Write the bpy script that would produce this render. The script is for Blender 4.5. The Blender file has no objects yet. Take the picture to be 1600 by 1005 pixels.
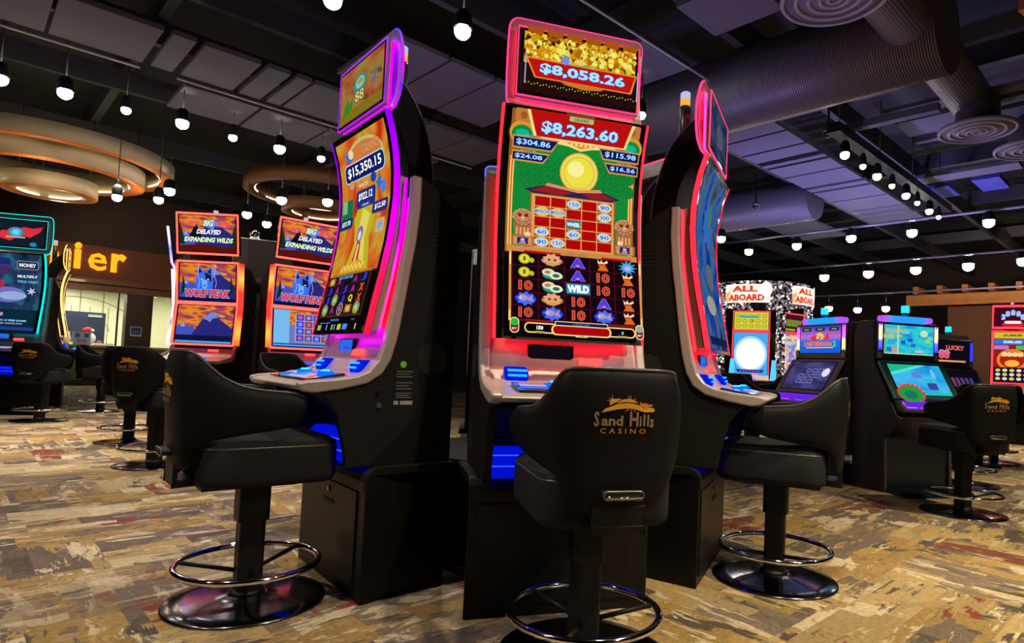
import bpy, bmesh, math, random
from mathutils import Vector, Matrix
PI = math.pi
random.seed(7)
scene = bpy.context.scene
COL = scene.collection
S2 = math.sqrt(0.5)

# ------------------------------------------------------------------ colour
def lin(c):
    return tuple(((x / 12.92) if x <= 0.04045 else ((x + 0.055) / 1.055) ** 2.4) for x in c)
def rgb(r, g, b):
    return lin((r / 255, g / 255, b / 255))

# ------------------------------------------------------------------ materials
MATS = {}
def new_mat(name):
    m = bpy.data.materials.new(name); m.use_nodes = True
    nt = m.node_tree
    for n in list(nt.nodes): nt.nodes.remove(n)
    out = nt.nodes.new('ShaderNodeOutputMaterial')
    return m, nt, out
def surf(name, col, rough=0.5, metal=0.0, spec=0.5, bump=0.0, bscale=200.0, var=0.0, vscale=20.0, coat=0.0):
    """diffuse / metal surface with a little procedural variation"""
    if name in MATS: return MATS[name]
    m, nt, out = new_mat(name)
    b = nt.nodes.new('ShaderNodeBsdfPrincipled')
    b.inputs['Base Color'].default_value = (*col, 1)
    b.inputs['Roughness'].default_value = rough
    b.inputs['Metallic'].default_value = metal
    b.inputs['Specular IOR Level'].default_value = spec
    b.inputs['Coat Weight'].default_value = coat
    tc = nt.nodes.new('ShaderNodeTexCoord')
    if bump:
        nz = nt.nodes.new('ShaderNodeTexNoise'); nz.inputs['Scale'].default_value = bscale
        nt.links.new(tc.outputs['Object'], nz.inputs['Vector'])
        bp = nt.nodes.new('ShaderNodeBump'); bp.inputs['Strength'].default_value = bump
        bp.inputs['Distance'].default_value = 0.002
        nt.links.new(nz.outputs['Fac'], bp.inputs['Height'])
        nt.links.new(bp.outputs['Normal'], b.inputs['Normal'])
    if var:
        nz = nt.nodes.new('ShaderNodeTexNoise'); nz.inputs['Scale'].default_value = vscale
        nz.inputs['Detail'].default_value = 5
        nt.links.new(tc.outputs['Object'], nz.inputs['Vector'])
        mx = nt.nodes.new('ShaderNodeMix'); mx.data_type = 'RGBA'
        mx.inputs['A'].default_value = (*[c * (1 - var) for c in col], 1)
        mx.inputs['B'].default_value = (*[min(1, c * (1 + var)) for c in col], 1)
        nt.links.new(nz.outputs['Fac'], mx.inputs['Factor'])
        nt.links.new(mx.outputs['Result'], b.inputs['Base Color'])
    nt.links.new(b.outputs[0], out.inputs[0])
    MATS[name] = m
    return m
def emit(name, col, s=1.0):
    if name in MATS: return MATS[name]
    m, nt, out = new_mat(name)
    e = nt.nodes.new('ShaderNodeEmission')
    e.inputs['Color'].default_value = (*col, 1); e.inputs['Strength'].default_value = s
    nt.links.new(e.outputs[0], out.inputs[0])
    MATS[name] = m
    return m
def E8(r, g, b, s=1.0):
    """emissive screen colour from 8 bit display values"""
    return emit('screen_%d_%d_%d_%d' % (r, g, b, int(s * 100)), rgb(r, g, b), s)
def emit_noise(name, cols, scale=8.0, s=1.0, detail=3.0, kind='noise', stretch=(1, 1, 1), dist=0.0):
    """emissive picture texture: colours over a procedural pattern"""
    if name in MATS: return MATS[name]
    m, nt, out = new_mat(name)
    tc = nt.nodes.new('ShaderNodeTexCoord')
    mp = nt.nodes.new('ShaderNodeMapping'); mp.inputs['Scale'].default_value = stretch
    nt.links.new(tc.outputs['UV'], mp.inputs['Vector'])
    if kind == 'noise':
        nz = nt.nodes.new('ShaderNodeTexNoise'); nz.inputs['Detail'].default_value = detail
        nz.inputs['Distortion'].default_value = dist; o = nz.outputs['Fac']
    else:
        nz = nt.nodes.new('ShaderNodeTexVoronoi'); o = nz.outputs['Color']
    nz.inputs['Scale'].default_value = scale
    nt.links.new(mp.outputs[0], nz.inputs['Vector'])
    if kind != 'noise':
        sp = nt.nodes.new('ShaderNodeSeparateColor'); nt.links.new(o, sp.inputs[0]); o = sp.outputs[0]
    rp = nt.nodes.new('ShaderNodeValToRGB')
    el = rp.color_ramp.elements
    while len(el) < len(cols): el.new(0.5)
    lo, hi = (0.3, 0.7) if kind == 'noise' else (0.0, 1.0)
    for i, c in enumerate(cols):
        el[i].position = lo + (hi - lo) * i / (len(cols) - 1); el[i].color = (*rgb(*c), 1)
    if kind != 'noise': rp.color_ramp.interpolation = 'CONSTANT'
    nt.links.new(o, rp.inputs[0])
    e = nt.nodes.new('ShaderNodeEmission'); e.inputs['Strength'].default_value = s
    nt.links.new(rp.outputs[0], e.inputs['Color']); nt.links.new(e.outputs[0], out.inputs[0])
    MATS[name] = m
    return m
def emit_vgrad(name, stops, s=1.0, z0=0.0, z1=1.0, axis='Z'):
    """LED colour that runs through several hues along the object (a real colour-changing strip)"""
    if name in MATS: return MATS[name]
    m, nt, out = new_mat(name)
    tc = nt.nodes.new('ShaderNodeTexCoord'); sp = nt.nodes.new('ShaderNodeSeparateXYZ')
    nt.links.new(tc.outputs['Object'], sp.inputs[0])
    mr = nt.nodes.new('ShaderNodeMapRange'); mr.inputs['From Min'].default_value = z0; mr.inputs['From Max'].default_value = z1
    nt.links.new(sp.outputs[axis], mr.inputs['Value'])
    rp = nt.nodes.new('ShaderNodeValToRGB'); el = rp.color_ramp.elements
    while len(el) < len(stops): el.new(0.5)
    for i, (p, c) in enumerate(stops):
        el[i].position = p; el[i].color = (*c, 1)
    nt.links.new(mr.outputs[0], rp.inputs[0])
    e = nt.nodes.new('ShaderNodeEmission'); e.inputs['Strength'].default_value = s
    nt.links.new(rp.outputs[0], e.inputs['Color']); nt.links.new(e.outputs[0], out.inputs[0])
    MATS[name] = m
    return m

M_BLACK = surf('black_satin', (0.007, 0.007, 0.0075), 0.45, spec=0.2, bump=0.25, bscale=350)
M_BODY = surf('black_powder_coat', (0.0065, 0.0063, 0.0066), 0.6, spec=0.18, bump=0.4, bscale=500)
M_GLOSS = surf('black_gloss', (0.008, 0.008, 0.009), 0.12)
M_PED = surf('black_laminate', (0.007, 0.0067, 0.0065), 0.36, spec=0.16, bump=0.1, bscale=60, var=0.3)
M_SILV = surf('champagne_silver', (0.37, 0.325, 0.32), 0.32, 0.2, bump=0.02)
M_DARKSILV = surf('dark_silver', (0.16, 0.155, 0.16), 0.3, 0.7)
M_CHROME = surf('polished_chrome', (0.82, 0.82, 0.85), 0.07, 1.0)
M_GUN = surf('polished_black_steel', (0.16, 0.155, 0.18), 0.15, 1.0)
M_VINYL = surf('black_vinyl', (0.0062, 0.0060, 0.0070), 0.5, spec=0.10, bump=0.35, bscale=260)
M_CLOTH = surf('charcoal_fabric', (0.013, 0.013, 0.016), 0.8, spec=0.15, bump=0.5, bscale=420)
M_PIPE = surf('black_piping', (0.05, 0.05, 0.055), 0.3)
M_BEZEL = surf('screen_bezel', (0.006, 0.006, 0.007), 0.08)
M_GLASS = surf('dark_screen_glass', (0.012, 0.012, 0.016), 0.04)
M_BRASS = surf('brass_lock', rgb(190, 160, 90), 0.35, 0.9)
M_VENT = surf('vent_slot_black', (0.002, 0.002, 0.002), 0.7)
M_LABEL = surf('printed_label_grey', (0.10, 0.10, 0.095), 0.6)
M_WOOD = surf('honey_timber', rgb(176, 112, 52), 0.5, var=0.35, vscale=6)

# ------------------------------------------------------------------ mesh builder
class MB:
    def __init__(s): s.v = []; s.f = []; s.m = []; s.mats = []; s.warp = None; s.smooth = set()
    def mi(s, mat):
        if mat not in s.mats: s.mats.append(mat)
        return s.mats.index(mat)
    def add(s, vs, fs, mat, smooth=False):
        o = len(s.v); k = s.mi(mat)
        s.v += [tuple(p) for p in vs]
        for f in fs:
            if smooth: s.smooth.add(len(s.f))
            s.f.append(tuple(o + i for i in f)); s.m.append(k)
        return s
    def box(s, x0, x1, y0, y1, z0, z1, mat):
        vs = [(x, y, z) for x in (x0, x1) for y in (y0, y1) for z in (z0, z1)]
        return s.add(vs, [(0, 1, 3, 2), (4, 6, 7, 5), (0, 4, 5, 1), (2, 3, 7, 6), (0, 2, 6, 4), (1, 5, 7, 3)], mat)
    def prism(s, prof, x0, x1, mat, axis='x', smooth=False):
        """closed profile of (a,b) pairs swept along one axis"""
        n = len(prof)
        if axis == 'x': P = lambda a, b, t: (t, a, b)
        elif axis == 'z': P = lambda a, b, t: (a, b, t)
        else: P = lambda a, b, t: (a, t, b)
        vs = [P(a, b, x0) for a, b in prof] + [P(a, b, x1) for a, b in prof]
        s.add(vs, [tuple(range(n))[::-1], tuple(range(n, 2 * n))], mat)
        s.add(vs, [(i, (i + 1) % n, n + (i + 1) % n, n + i) for i in range(n)], mat, smooth)
        return s
    def tube(s, path, r, mat, closed=False, n=10, cap=True):
        P = [Vector(p) for p in path]; k = len(P); vs = []; ref = None
        for i, p in enumerate(P):
            a = P[(i - 1) % k] if (closed or i > 0) else p
            b = P[(i + 1) % k] if (closed or i < k - 1) else p
            t = (b - a).normalized()
            if ref is None: ref = t.orthogonal().normalized()
            ref = (ref - t * ref.dot(t))
            ref = ref.normalized() if ref.length > 1e-6 else t.orthogonal().normalized()
            q = t.cross(ref)
            rr = r[i] if isinstance(r, (list, tuple)) else r
            for j in range(n):
                an = 2 * PI * j / n
                vs.append(p + (ref * math.cos(an) + q * math.sin(an)) * rr)
        fs = []
        for i in range(k if closed else k - 1):
            a, b = i * n, ((i + 1) % k) * n
            for j in range(n): fs.append((a + j, a + (j + 1) % n, b + (j + 1) % n, b + j))
        s.add(vs, fs, mat, True)
        if not closed and cap:
            s.add([vs[j] for j in range(n)], [tuple(range(n))[::-1]], mat)
            s.add([vs[(k - 1) * n + j] for j in range(n)], [tuple(range(n))], mat)
        return s
    def lathe(s, prof, cx, cy, mat, n=40, smooth=True, cap=True):
        """profile of (r,z) turned about the vertical"""
        vs = []; k = len(prof)
        for r, z in prof:
            for j in range(n):
                a = 2 * PI * j / n; vs.append((cx + r * math.cos(a), cy + r * math.sin(a), z))
        fs = [(i * n + j, i * n + (j + 1) % n, (i + 1) * n + (j + 1) % n, (i + 1) * n + j) for i in range(k - 1) for j in range(n)]
        s.add(vs, fs, mat, smooth)
        if cap:
            s.add(vs[:n], [tuple(range(n))[::-1]], mat); s.add(vs[-n:], [tuple(range(n))], mat)
        return s
    def torus(s, cx, cy, cz, R, r, mat, N=56, n=12):
        return s.tube([(cx + R * math.cos(2 * PI * i / N), cy + R * math.sin(2 * PI * i / N), cz) for i in range(N)], r, mat, True, n)
    def sphere(s, c, r, mat, n=16, k=10, sc=(1, 1, 1)):
        vs = [(c[0], c[1], c[2] - r * sc[2])]
        for i in range(1, k):
            t = PI * i / k
            for j in range(n):
                a = 2 * PI * j / n
                vs.append((c[0] + r * sc[0] * math.sin(t) * math.cos(a), c[1] + r * sc[1] * math.sin(t) * math.sin(a), c[2] - r * sc[2] * math.cos(t)))
        vs.append((c[0], c[1], c[2] + r * sc[2])); fs = []
        for j in range(n): fs.append((0, 1 + (j + 1) % n, 1 + j))
        for i in range(k - 2):
            a = 1 + i * n
            for j in range(n): fs.append((a + j, a + (j + 1) % n, a + n + (j + 1) % n, a + n + j))
        a = 1 + (k - 2) * n
        for j in range(n): fs.append((a + j, a + (j + 1) % n, len(vs) - 1))
        return s.add(vs, fs, mat, True)
    def build(s, name, parent=None, bevel=0.0, label=None, seg=2, sub=0, kind=None):
        me = bpy.data.meshes.new(name)
        vs = [s.warp(v) for v in s.v] if s.warp else s.v
        me.from_pydata(vs, [], s.f)
        for mt in s.mats: me.materials.append(mt)
        for i, p in enumerate(me.polygons):
            p.material_index = s.m[i]; p.use_smooth = i in s.smooth
        bm = bmesh.new(); bm.from_mesh(me)
        bmesh.ops.remove_doubles(bm, verts=bm.verts, dist=1e-5)
        bmesh.ops.recalc_face_normals(bm, faces=bm.faces)
        bm.to_mesh(me); bm.free(); me.update()
        o = bpy.data.objects.new(name, me); COL.objects.link(o)
        if parent: o.parent = parent
        if bevel:
            b = o.modifiers.new('bevel', 'BEVEL'); b.width = bevel; b.segments = seg; b.limit_method = 'ANGLE'; b.angle_limit = 0.6
        if sub:
            b = o.modifiers.new('sub', 'SUBSURF'); b.levels = sub; b.render_levels = sub
        if label: o['label'] = label
        if kind: o['kind'] = kind
        return o
def rrect(x0, x1, y0, y1, r, n=5):
    """rounded rectangle outline"""
    out = []
    for cx, cy, a0 in ((x1 - r, y1 - r, 0), (x0 + r, y1 - r, 90), (x0 + r, y0 + r, 180), (x1 - r, y0 + r, 270)):
        for i in range(n + 1):
            a = math.radians(a0 + 90 * i / n); out.append((cx + r * math.cos(a), cy + r * math.sin(a)))
    return out
def smooth_path(pts, k=6):
    """Catmull-Rom through 2D or 3D points"""
    out = []; n = len(pts)
    P = [Vector((*p, 0)) if len(p) == 2 else Vector(p) for p in pts]
    for i in range(n - 1):
        p0 = P[max(i - 1, 0)]; p1 = P[i]; p2 = P[i + 1]; p3 = P[min(i + 2, n - 1)]
        for j in range(k):
            t = j / k
            out.append(0.5 * ((2 * p1) + (p2 - p0) * t + (2 * p0 - 5 * p1 + 4 * p2 - p3) * t * t + (3 * p1 - p0 - 3 * p2 + p3) * t ** 3))
    out.append(P[-1])
    return [tuple(p[:len(pts[0])]) for p in out]
def interp(tab, x):
    if x <= tab[0][0]: return tab[0][1]
    for (a, b), (c, d) in zip(tab, tab[1:]):
        if x <= c: return b + (d - b) * (x - a) / (c - a)
    return tab[-1][1]

# ------------------------------------------------------------------ objects
def thing(name, label, cat, loc=(0, 0, 0), rz=0.0, group=None):
    o = bpy.data.objects.new(name, None); COL.objects.link(o); o.empty_display_size = 0.1
    o.location = loc; o.rotation_euler = (0, 0, rz)
    o['label'] = label; o['category'] = cat
    if group: o['group'] = group
    return o
def tag(o, label, cat, group=None):
    o['label'] = label; o['category'] = cat
    if group: o['group'] = group
    return o
def dup(root, loc, rz, label, group=None):
    def cp(o, par):
        c = o.copy(); COL.objects.link(c)
        if par: c.parent = par
        for ch in list(o.children): cp(ch, c)
        return c
    r = cp(root, None); r.location = loc; r.rotation_euler = (0, 0, rz); r['label'] = label
    if group: r['group'] = group
    return r
def light(name, kind, loc, energy, col=(1, 1, 1), size=0.1, tgt=None, spot=60, blend=0.5, parent=None, sy=None):
    d = bpy.data.lights.new(name, kind); d.energy = energy; d.color = col
    if kind == 'AREA':
        d.size = size
        if sy: d.shape = 'RECTANGLE'; d.size_y = sy
    else: d.shadow_soft_size = size
    if kind == 'SPOT': d.spot_size = math.radians(spot); d.spot_blend = blend
    o = bpy.data.objects.new(name, d); COL.objects.link(o); o.location = loc
    if tgt is not None:
        o.rotation_euler = (Vector(tgt) - Vector(loc)).to_track_quat('-Z', 'Y').to_euler()
    if parent: o.parent = parent
    return o

# ------------------------------------------------------------------ flat artwork for screens and signs
def _cyc(p): return p
class Canvas:
    """2D artwork in metres; every shape is a polygon or lettering on its own thin layer"""
    EPS = 0.00016
    def __init__(s): s.items = []
    def poly(s, pts, mat, gap=True):
        s.items.append((list(pts), [tuple(range(len(pts)))], mat)); return s
    def rect(s, x0, z0, x1, z1, mat): return s.poly([(x0, z0), (x1, z0), (x1, z1), (x0, z1)], mat)
    def rr(s, x0, z0, x1, z1, r, mat): return s.poly(rrect(x0, x1, z0, z1, r, 4), mat)
    def ell(s, cx, cz, rx, rz, mat, n=24, a0=0):
        return s.poly([(cx + rx * math.cos(2 * PI * i / n + a0), cz + rz * math.sin(2 * PI * i / n + a0)) for i in range(n)], mat)
    def star(s, cx, cz, R, r, k, mat, sx=1.0):
        return s.poly([(cx + sx * (R if i % 2 else r) * math.cos(PI * i / k + .3), cz + (R if i % 2 else r) * math.sin(PI * i / k + .3)) for i in range(2 * k)], mat)
    def line(s, pts, w, mat):
        for (a, b), (c, d) in zip(pts, pts[1:]):
            L = math.hypot(c - a, d - b) or 1; nx, nz = -(d - b) / L * w / 2, (c - a) / L * w / 2
            s.items.append(([(a + nx, b + nz), (a - nx, b - nz), (c - nx, d - nz), (c + nx, d + nz)], [(0, 1, 2, 3)], mat))
        return s
    def text(s, txt, cx, cz, h, mat, w=None, bold=0.0, shear=0.0, space=1.0, outline=None, ow=0.0, res=2):
        cu = bpy.data.curves.new('lettering', 'FONT'); cu.body = txt; cu.size = 1.0
        cu.offset = bold; cu.shear = shear; cu.space_character = space; cu.resolution_u = res
        ob = bpy.data.objects.new('lettering', cu); COL.objects.link(ob)
        bpy.context.view_layer.update()
        def grab():
            me = ob.to_mesh(); v = [(p.co.x, p.co.y) for p in me.vertices]; f = [tuple(p.vertices) for p in me.polygons]
            ob.to_mesh_clear(); return v, f
        v, f = grab()
        if v:
            x0 = min(p[0] for p in v); x1 = max(p[0] for p in v); z0 = min(p[1] for p in v); z1 = max(p[1] for p in v)
            k = h / (z1 - z0); kx = (w / (x1 - x0)) if w else k
            T = lambda p: (cx + (p[0] - (x0 + x1) / 2) * kx, cz + (p[1] - (z0 + z1) / 2) * k)
            if outline:
                cu.offset = bold + ow; ob.update_tag(); bpy.context.view_layer.update()
                v2, f2 = grab(); s.items.append(([T(p) for p in v2], f2, outline))
            s.items.append(([T(p) for p in v], f, mat))
        bpy.data.objects.remove(ob); bpy.data.curves.remove(cu)
        return s
    def build(s, name, fn, parent, cuts_z=(), cuts_x=(), label=None, uvbox=(0, 1, 0, 1)):
        """fn(x, z, lift) -> 3D point"""
        bm = bmesh.new(); mats = []
        for li, (pts, fs, mat) in enumerate(s.items):
            if mat not in mats: mats.append(mat)
            k = mats.index(mat)
            vs = [bm.verts.new((p[0], li, p[1])) for p in pts]
            for f in fs:
                try: fc = bm.faces.new([vs[i] for i in f]); fc.material_index = k
                except ValueError: pass
        for z in cuts_z:
            bmesh.ops.bisect_plane(bm, geom=bm.verts[:] + bm.edges[:] + bm.faces[:], plane_co=(0, 0, z), plane_no=(0, 0, 1))
        for x in cuts_x:
            bmesh.ops.bisect_plane(bm, geom=bm.verts[:] + bm.edges[:] + bm.faces[:], plane_co=(x, 0, 0), plane_no=(1, 0, 0))
        uv = bm.loops.layers.uv.new('UVMap'); x0, x1, z0, z1 = uvbox
        for f in bm.faces:
            for l in f.loops: l[uv].uv = ((l.vert.co.x - x0) / (x1 - x0), (l.vert.co.z - z0) / (z1 - z0))
        for v in bm.verts: v.co = Vector(fn(v.co.x, v.co.z, v.co.y * s.EPS))
        me = bpy.data.meshes.new(name); bm.to_mesh(me); bm.free()
        for m in mats: me.materials.append(m)
        o = bpy.data.objects.new(name, me); COL.objects.link(o)
        if parent: o.parent = parent
        if label: o['label'] = label
        return o
# ------------------------------------------------------------------ camera (calibrated from the stool rings and bases)
FPX, PITCH, ROLL, CAMH = 978.31, 0.04, 0.044, 0.967
PX, PY = 102.25, 30.95
cd = bpy.data.cameras.new('camera'); cam = bpy.data.objects.new('camera', cd); COL.objects.link(cam)
cd.sensor_fit = 'HORIZONTAL'; cd.sensor_width = 36.0; cd.lens = 36.0 * FPX / 1600.0
cd.shift_x = -PX / 1600.0; cd.shift_y = PY / 1600.0
cd.clip_start = 0.05; cd.clip_end = 200
_F = Vector((0, math.cos(PITCH), math.sin(PITCH))); _U0 = Vector((0, -math.sin(PITCH), math.cos(PITCH))); _R0 = Vector((1, 0, 0))
_R = _R0 * math.cos(ROLL) + _U0 * math.sin(ROLL); _U = _U0 * math.cos(ROLL) - _R0 * math.sin(ROLL)
cam.matrix_world = Matrix(((_R.x, _U.x, -_F.x, 0), (_R.y, _U.y, -_F.y, 0), (_R.z, _U.z, -_F.z, CAMH), (0, 0, 0, 1)))
scene.camera = cam
def _ray(u, v): return _F * FPX + _R * (u - 800 - PX) - _U * (v - 502.5 - PY)
def at_z(u, v, z):
    d = _ray(u, v); return Vector((0, 0, CAMH)) + d * ((z - CAMH) / d.z)
def at_y(u, v, y):
    d = _ray(u, v); return Vector((0, 0, CAMH)) + d * (y / d.y)
scene.view_settings.view_transform = 'Standard'; scene.view_settings.look = 'None'
scene.view_settings.exposure = 0.0; scene.view_settings.gamma = 1.0
scene.view_settings.use_curve_mapping = False
w = bpy.data.worlds.new('world'); scene.world = w; w.use_nodes = True
w.node_tree.nodes['Background'].inputs[0].default_value = (0.5, 0.5, 0.7, 1)
w.node_tree.nodes['Background'].inputs[1].default_value = 0.004
def PQ(p, q): return ((p - q) * S2, (p + q) * S2)   # the room's grid runs at 45 degrees
# ------------------------------------------------------------------ tall curved-screen slot machine
# local frame: -Y faces the player, X to the player's right, Z up; profiles are (forward, z)
SCR = [(1.02, 0.012), (1.062, 0.010), (1.12, -0.002), (1.2, -0.017), (1.32, -0.043), (1.45, -0.066), (1.54, -0.077), (1.64, -0.084),
       (1.74, -0.082), (1.82, -0.072), (1.90, -0.055), (1.96, -0.036), (2.0, -0.022)]
def scr_f(z): return interp(SCR, z)
CUTZ = [z for z, f in SCR]
BACK = [(-0.183, 1.735), (-0.184, 1.6), (-0.170, 1.444), (-0.155, 1.35), (-0.141, 1.242), (-0.120, 1.098), (-0.108, 1.035),
        (-0.088, 0.960), (-0.053, 0.900), (0.005, 0.862), (0.109, 0.838), (0.205, 0.824), (0.245, 0.828), (0.268, 0.845)]
FRONT = [(0.270, 0.862), (0.235, 0.871), (0.13, 0.880), (0.05, 0.893), (0.0, 0.915), (-0.035, 0.958), (-0.056, 1.02), (-0.072, 1.10),
         (-0.098, 1.24), (-0.112, 1.35), (-0.128, 1.45), (-0.142, 1.6), (-0.142, 1.735)]
FASCIA = [(-0.19, 1.66), (-0.165, 1.66), (-0.158, 1.5), (-0.135, 1.35), (-0.11, 1.2), (-0.078, 1.06), (-0.062, 1.01), (-0.042, 0.955),
          (-0.005, 0.908), (0.05, 0.885), (0.13, 0.872), (0.235, 0.862), (0.262, 0.853), (0.255, 0.838), (0.2, 0.832), (0.0, 0.84), (-0.1, 0.9), (-0.2, 1.0)]
def fas_f(z): return interp([(0.87, 0.13), (0.885, 0.05), (0.908, -0.005), (0.955, -0.042), (1.01, -0.062), (1.06, -0.078), (1.2, -0.11)], z)
def yz(prof): return [(-f, z) for f, z in prof]
def rr_yz(): pass

def slot_machine(label, loc, rz, led, art_main, art_top, group=None, detail=True, led_top=None, warp=None, top_s=1.0, accent=None, plates=1, silver=None, arm=True, glow=None, glow_top=None):
    """led: material for the screen edge lights"""
    t = thing('slot_machine', label, 'slot machine', (loc[0], loc[1], 0), rz, group)
    led_top = led_top or led
    SV = silver or M_SILV
    W = warp or (lambda p: p)
    def mb():
        b = MB(); b.warp = W; return b
    # pedestal
    b = mb(); b.prism([(-0.37, 0.0), (0.37, 0.0), (0.30, 0.40), (-0.30, 0.40)], 0.0, 0.50, M_PED, 'z')
    ped = b.build('pedestal', t, bevel=0.004)
    b = mb(); b.prism([(-0.007, 0.435), (-0.007, 0.475), (0.001, 0.503), (0.021, 0.523), (0.05, 0.532), (0.392, 0.532), (0.392, 0.500), (0.03, 0.500), (0.003, 0.485), (0.003, 0.435)], -0.368, 0.368, M_BLACK); b.build('pedestal_top', t, bevel=0.002)
    if detail:
        b = mb(); b.box(-0.335, 0.30, -0.007, 0.004, 0.045, 0.430, M_PED); dr = b.build('pedestal_door', t, bevel=0.003)
        b = mb(); b.prism([(0.0 + 0.011 * math.cos(a), 0.392 + 0.011 * math.sin(a)) for a in [i * PI / 8 for i in range(16)]], -0.013, -0.004, M_BRASS, 'y'); b.build('lock', dr)
        b = mb(); b.box(-0.055, 0.055, -0.010, -0.005, 0.335, 0.352, M_VENT); b.build('door_pull', dr)
    # cabinet: two side plates and the core between them
    plate = [(0.068, 0.533), (0.078, 0.60), (0.115, 0.74), (0.15, 0.79), (0.185, 0.826), (0.109, 0.840)] + [(f, z) for f, z in BACK[::-1][4:]] + \
            [(-0.183, 1.742), (-0.25, 1.708), (-0.385, 1.602), (-0.385, 0.53)]
    b = mb()
    for sx in (-1, 1):
        x0, x1 = sorted((sx * 0.300, sx * 0.333)); b.prism(yz(plate), x0, x1, M_BODY)
    b.prism(yz([(-0.10, 0.53), (-0.06, 0.70), (0.06, 0.80), (0.0, 0.85), (-0.12, 0.95), (-0.2, 1.05), (-0.2, 1.66), (-0.25, 1.69), (-0.38, 1.59), (-0.38, 0.53)]), -0.30, 0.30, M_BODY)
    cab = b.build('cabinet', t, bevel=0.003)
    # kick panel under the deck; the blue light on it is put in as glow
    b = mb(); b.prism(yz([(0.035, 0.533), (0.035, 0.575), (0.02, 0.58), (0.02, 0.615), (0.0, 0.62), (-0.02, 0.64), (-0.12, 0.64), (-0.12, 0.533)]), -0.298, 0.298, emit('kick_panel_glow', (0.0, 0.005, 0.62), 1.0))
    kp = b.build('kick_panel', t)
    b = mb(); b.box(-0.28, 0.28, -0.035, -0.023, 0.795, 0.801, emit('led_blue_under', (0.0, 0.03, 1.0), 2.5)); b.build('under_deck_light', t)
    for zz, yy in ((0.576, -0.0375), (0.615, -0.0225)):
        b = mb(); b.box(-0.296, 0.296, yy, yy + 0.004, zz, zz + 0.004, emit('groove_reflection_blue', (0.02, 0.05, 1.0), 2.5)); b.build('painted_groove_glint', kp)  # blue reflections along the grooves, put in as glowing lines
    # silver side trims and fascia
    for sx in (-1, 1):
        b = mb(); x0, x1 = sorted((sx * 0.306, sx * 0.347))
        b.prism(yz(BACK + FRONT), x0, x1, SV)
        b.build('side_trim', t, bevel=0.010, seg=3)
    b = mb(); b.prism(yz(FASCIA), -0.307, 0.307, SV, smooth=False); b.build('fascia', t)
    b = mb(); b.prism([(-0.262, 0.853)] and yz([(0.20, 0.8665), (0.262, 0.8555), (0.268, 0.848), (0.258, 0.834), (0.2, 0.83)]), -0.345, 0.345, SV); b.build('deck_edge', t, bevel=0.004)
    # screen housing, screen, side lights
    zs = [1.075, 1.12, 1.2, 1.32, 1.45, 1.54, 1.64, 1.745]
    b = mb(); b.prism(yz([(scr_f(z) - 0.02, z) for z in zs] + [(interp([(1.07, -0.055), (1.3, -0.10), (1.5, -0.13), (1.75, -0.14)], z), z) for z in zs[::-1]]), -0.268, 0.268, SV)
    b.build('screen_housing', t, bevel=0.004)
    zs = [1.062, 1.12, 1.2, 1.26, 1.32, 1.39, 1.45, 1.5, 1.54, 1.59, 1.64, 1.69, 1.74, 1.78, 1.82, 1.86, 1.90, 1.93, 1.96, 1.99]
    b = mb(); b.prism(yz([(scr_f(z) + 0.006, z) for z in zs] + [(scr_f(z) - 0.022, z) for z in zs[::-1]]), -0.300, 0.300, M_BEZEL)
    sc = b.build('screen', t)
    for sx in (-1, 1):
        b = mb(); x0, x1 = sorted((sx * 0.3005, sx * 0.3095))
        b.prism(yz([(scr_f(z) + 0.008, z) for z in zs] + [(scr_f(z) - 0.016, z) for z in zs[::-1]]), x0, x1, led)
        b.build('edge_light', sc)
    b = mb()   # the glow strip hidden behind the screen edge
    for sx in (-1, 1):
        b.tube([(sx * 0.259, -interp([(1.07, -0.055), (1.3, -0.10), (1.5, -0.13), (1.75, -0.14)], z) + 0.009, z) for z in zs[:13]], 0.006, glow or led, n=6)
    b.tube([(-0.27, 0.016, 1.072), (0.27, 0.016, 1.072)], 0.007, glow or led, n=6)
    b.build('backlight_strip', t)
    if art_main:
        cv = Canvas(); art_main(cv)
        cv.build('display', lambda x, z, l: W((x, -scr_f(z) - 0.0075 - l, z)), sc, CUTZ, (), uvbox=(-0.27, 0.27, 1.085, 1.975))
    b = mb(); b.box(-0.05, 0.07, -scr_f(1.98) - 0.0085, -scr_f(1.98) - 0.005, 1.978, 1.988, M_DARKSILV); b.build('maker_plate', sc)
    # swan-neck arm and service candle
    if arm:
        outer = smooth_path([(-0.085, 2.26), (-0.14, 2.215), (-0.19, 2.165), (-0.24, 2.10), (-0.275, 2.03), (-0.305, 1.94), (-0.33, 1.8), (-0.34, 1.62)], 4)
        inner = smooth_path([(-0.215, 1.62), (-0.210, 1.8), (-0.190, 1.9), (-0.152, 1.98), (-0.115, 2.03), (-0.080, 2.055)], 4)
        b = mb(); b.prism(yz(outer + inner), -0.15, 0.15, M_BODY); am = b.build('neck_arm', t, bevel=0.005)
        b = mb()
        for sx in (-1, 1): b.tube([(sx * 0.149, -f, z) for f, z in outer], 0.0035, surf('edge_trim_grey', (0.22, 0.21, 0.22), 0.35, 0.5), n=6)
        b.build('edge_trim', am)
    b = mb(); b.lathe([(0.030, 2.10), (0.030, 2.345), (0.024, 2.36)], 0, 0.215, M_DARKSILV, 20); cn = b.build('service_candle', t)
    b = mb(); b.lathe([(0.024, 2.355), (0.026, 2.36), (0.026, 2.392)], 0, 0.215, emit('candle_amber', rgb(255, 180, 60), 1.0), 20); b.build('amber_lens', cn)
    b = mb(); b.lathe([(0.026, 2.392), (0.026, 2.428), (0.018, 2.434)], 0, 0.215, emit('candle_white', rgb(200, 200, 250), 0.9), 20); b.build('white_lens', cn)
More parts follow.
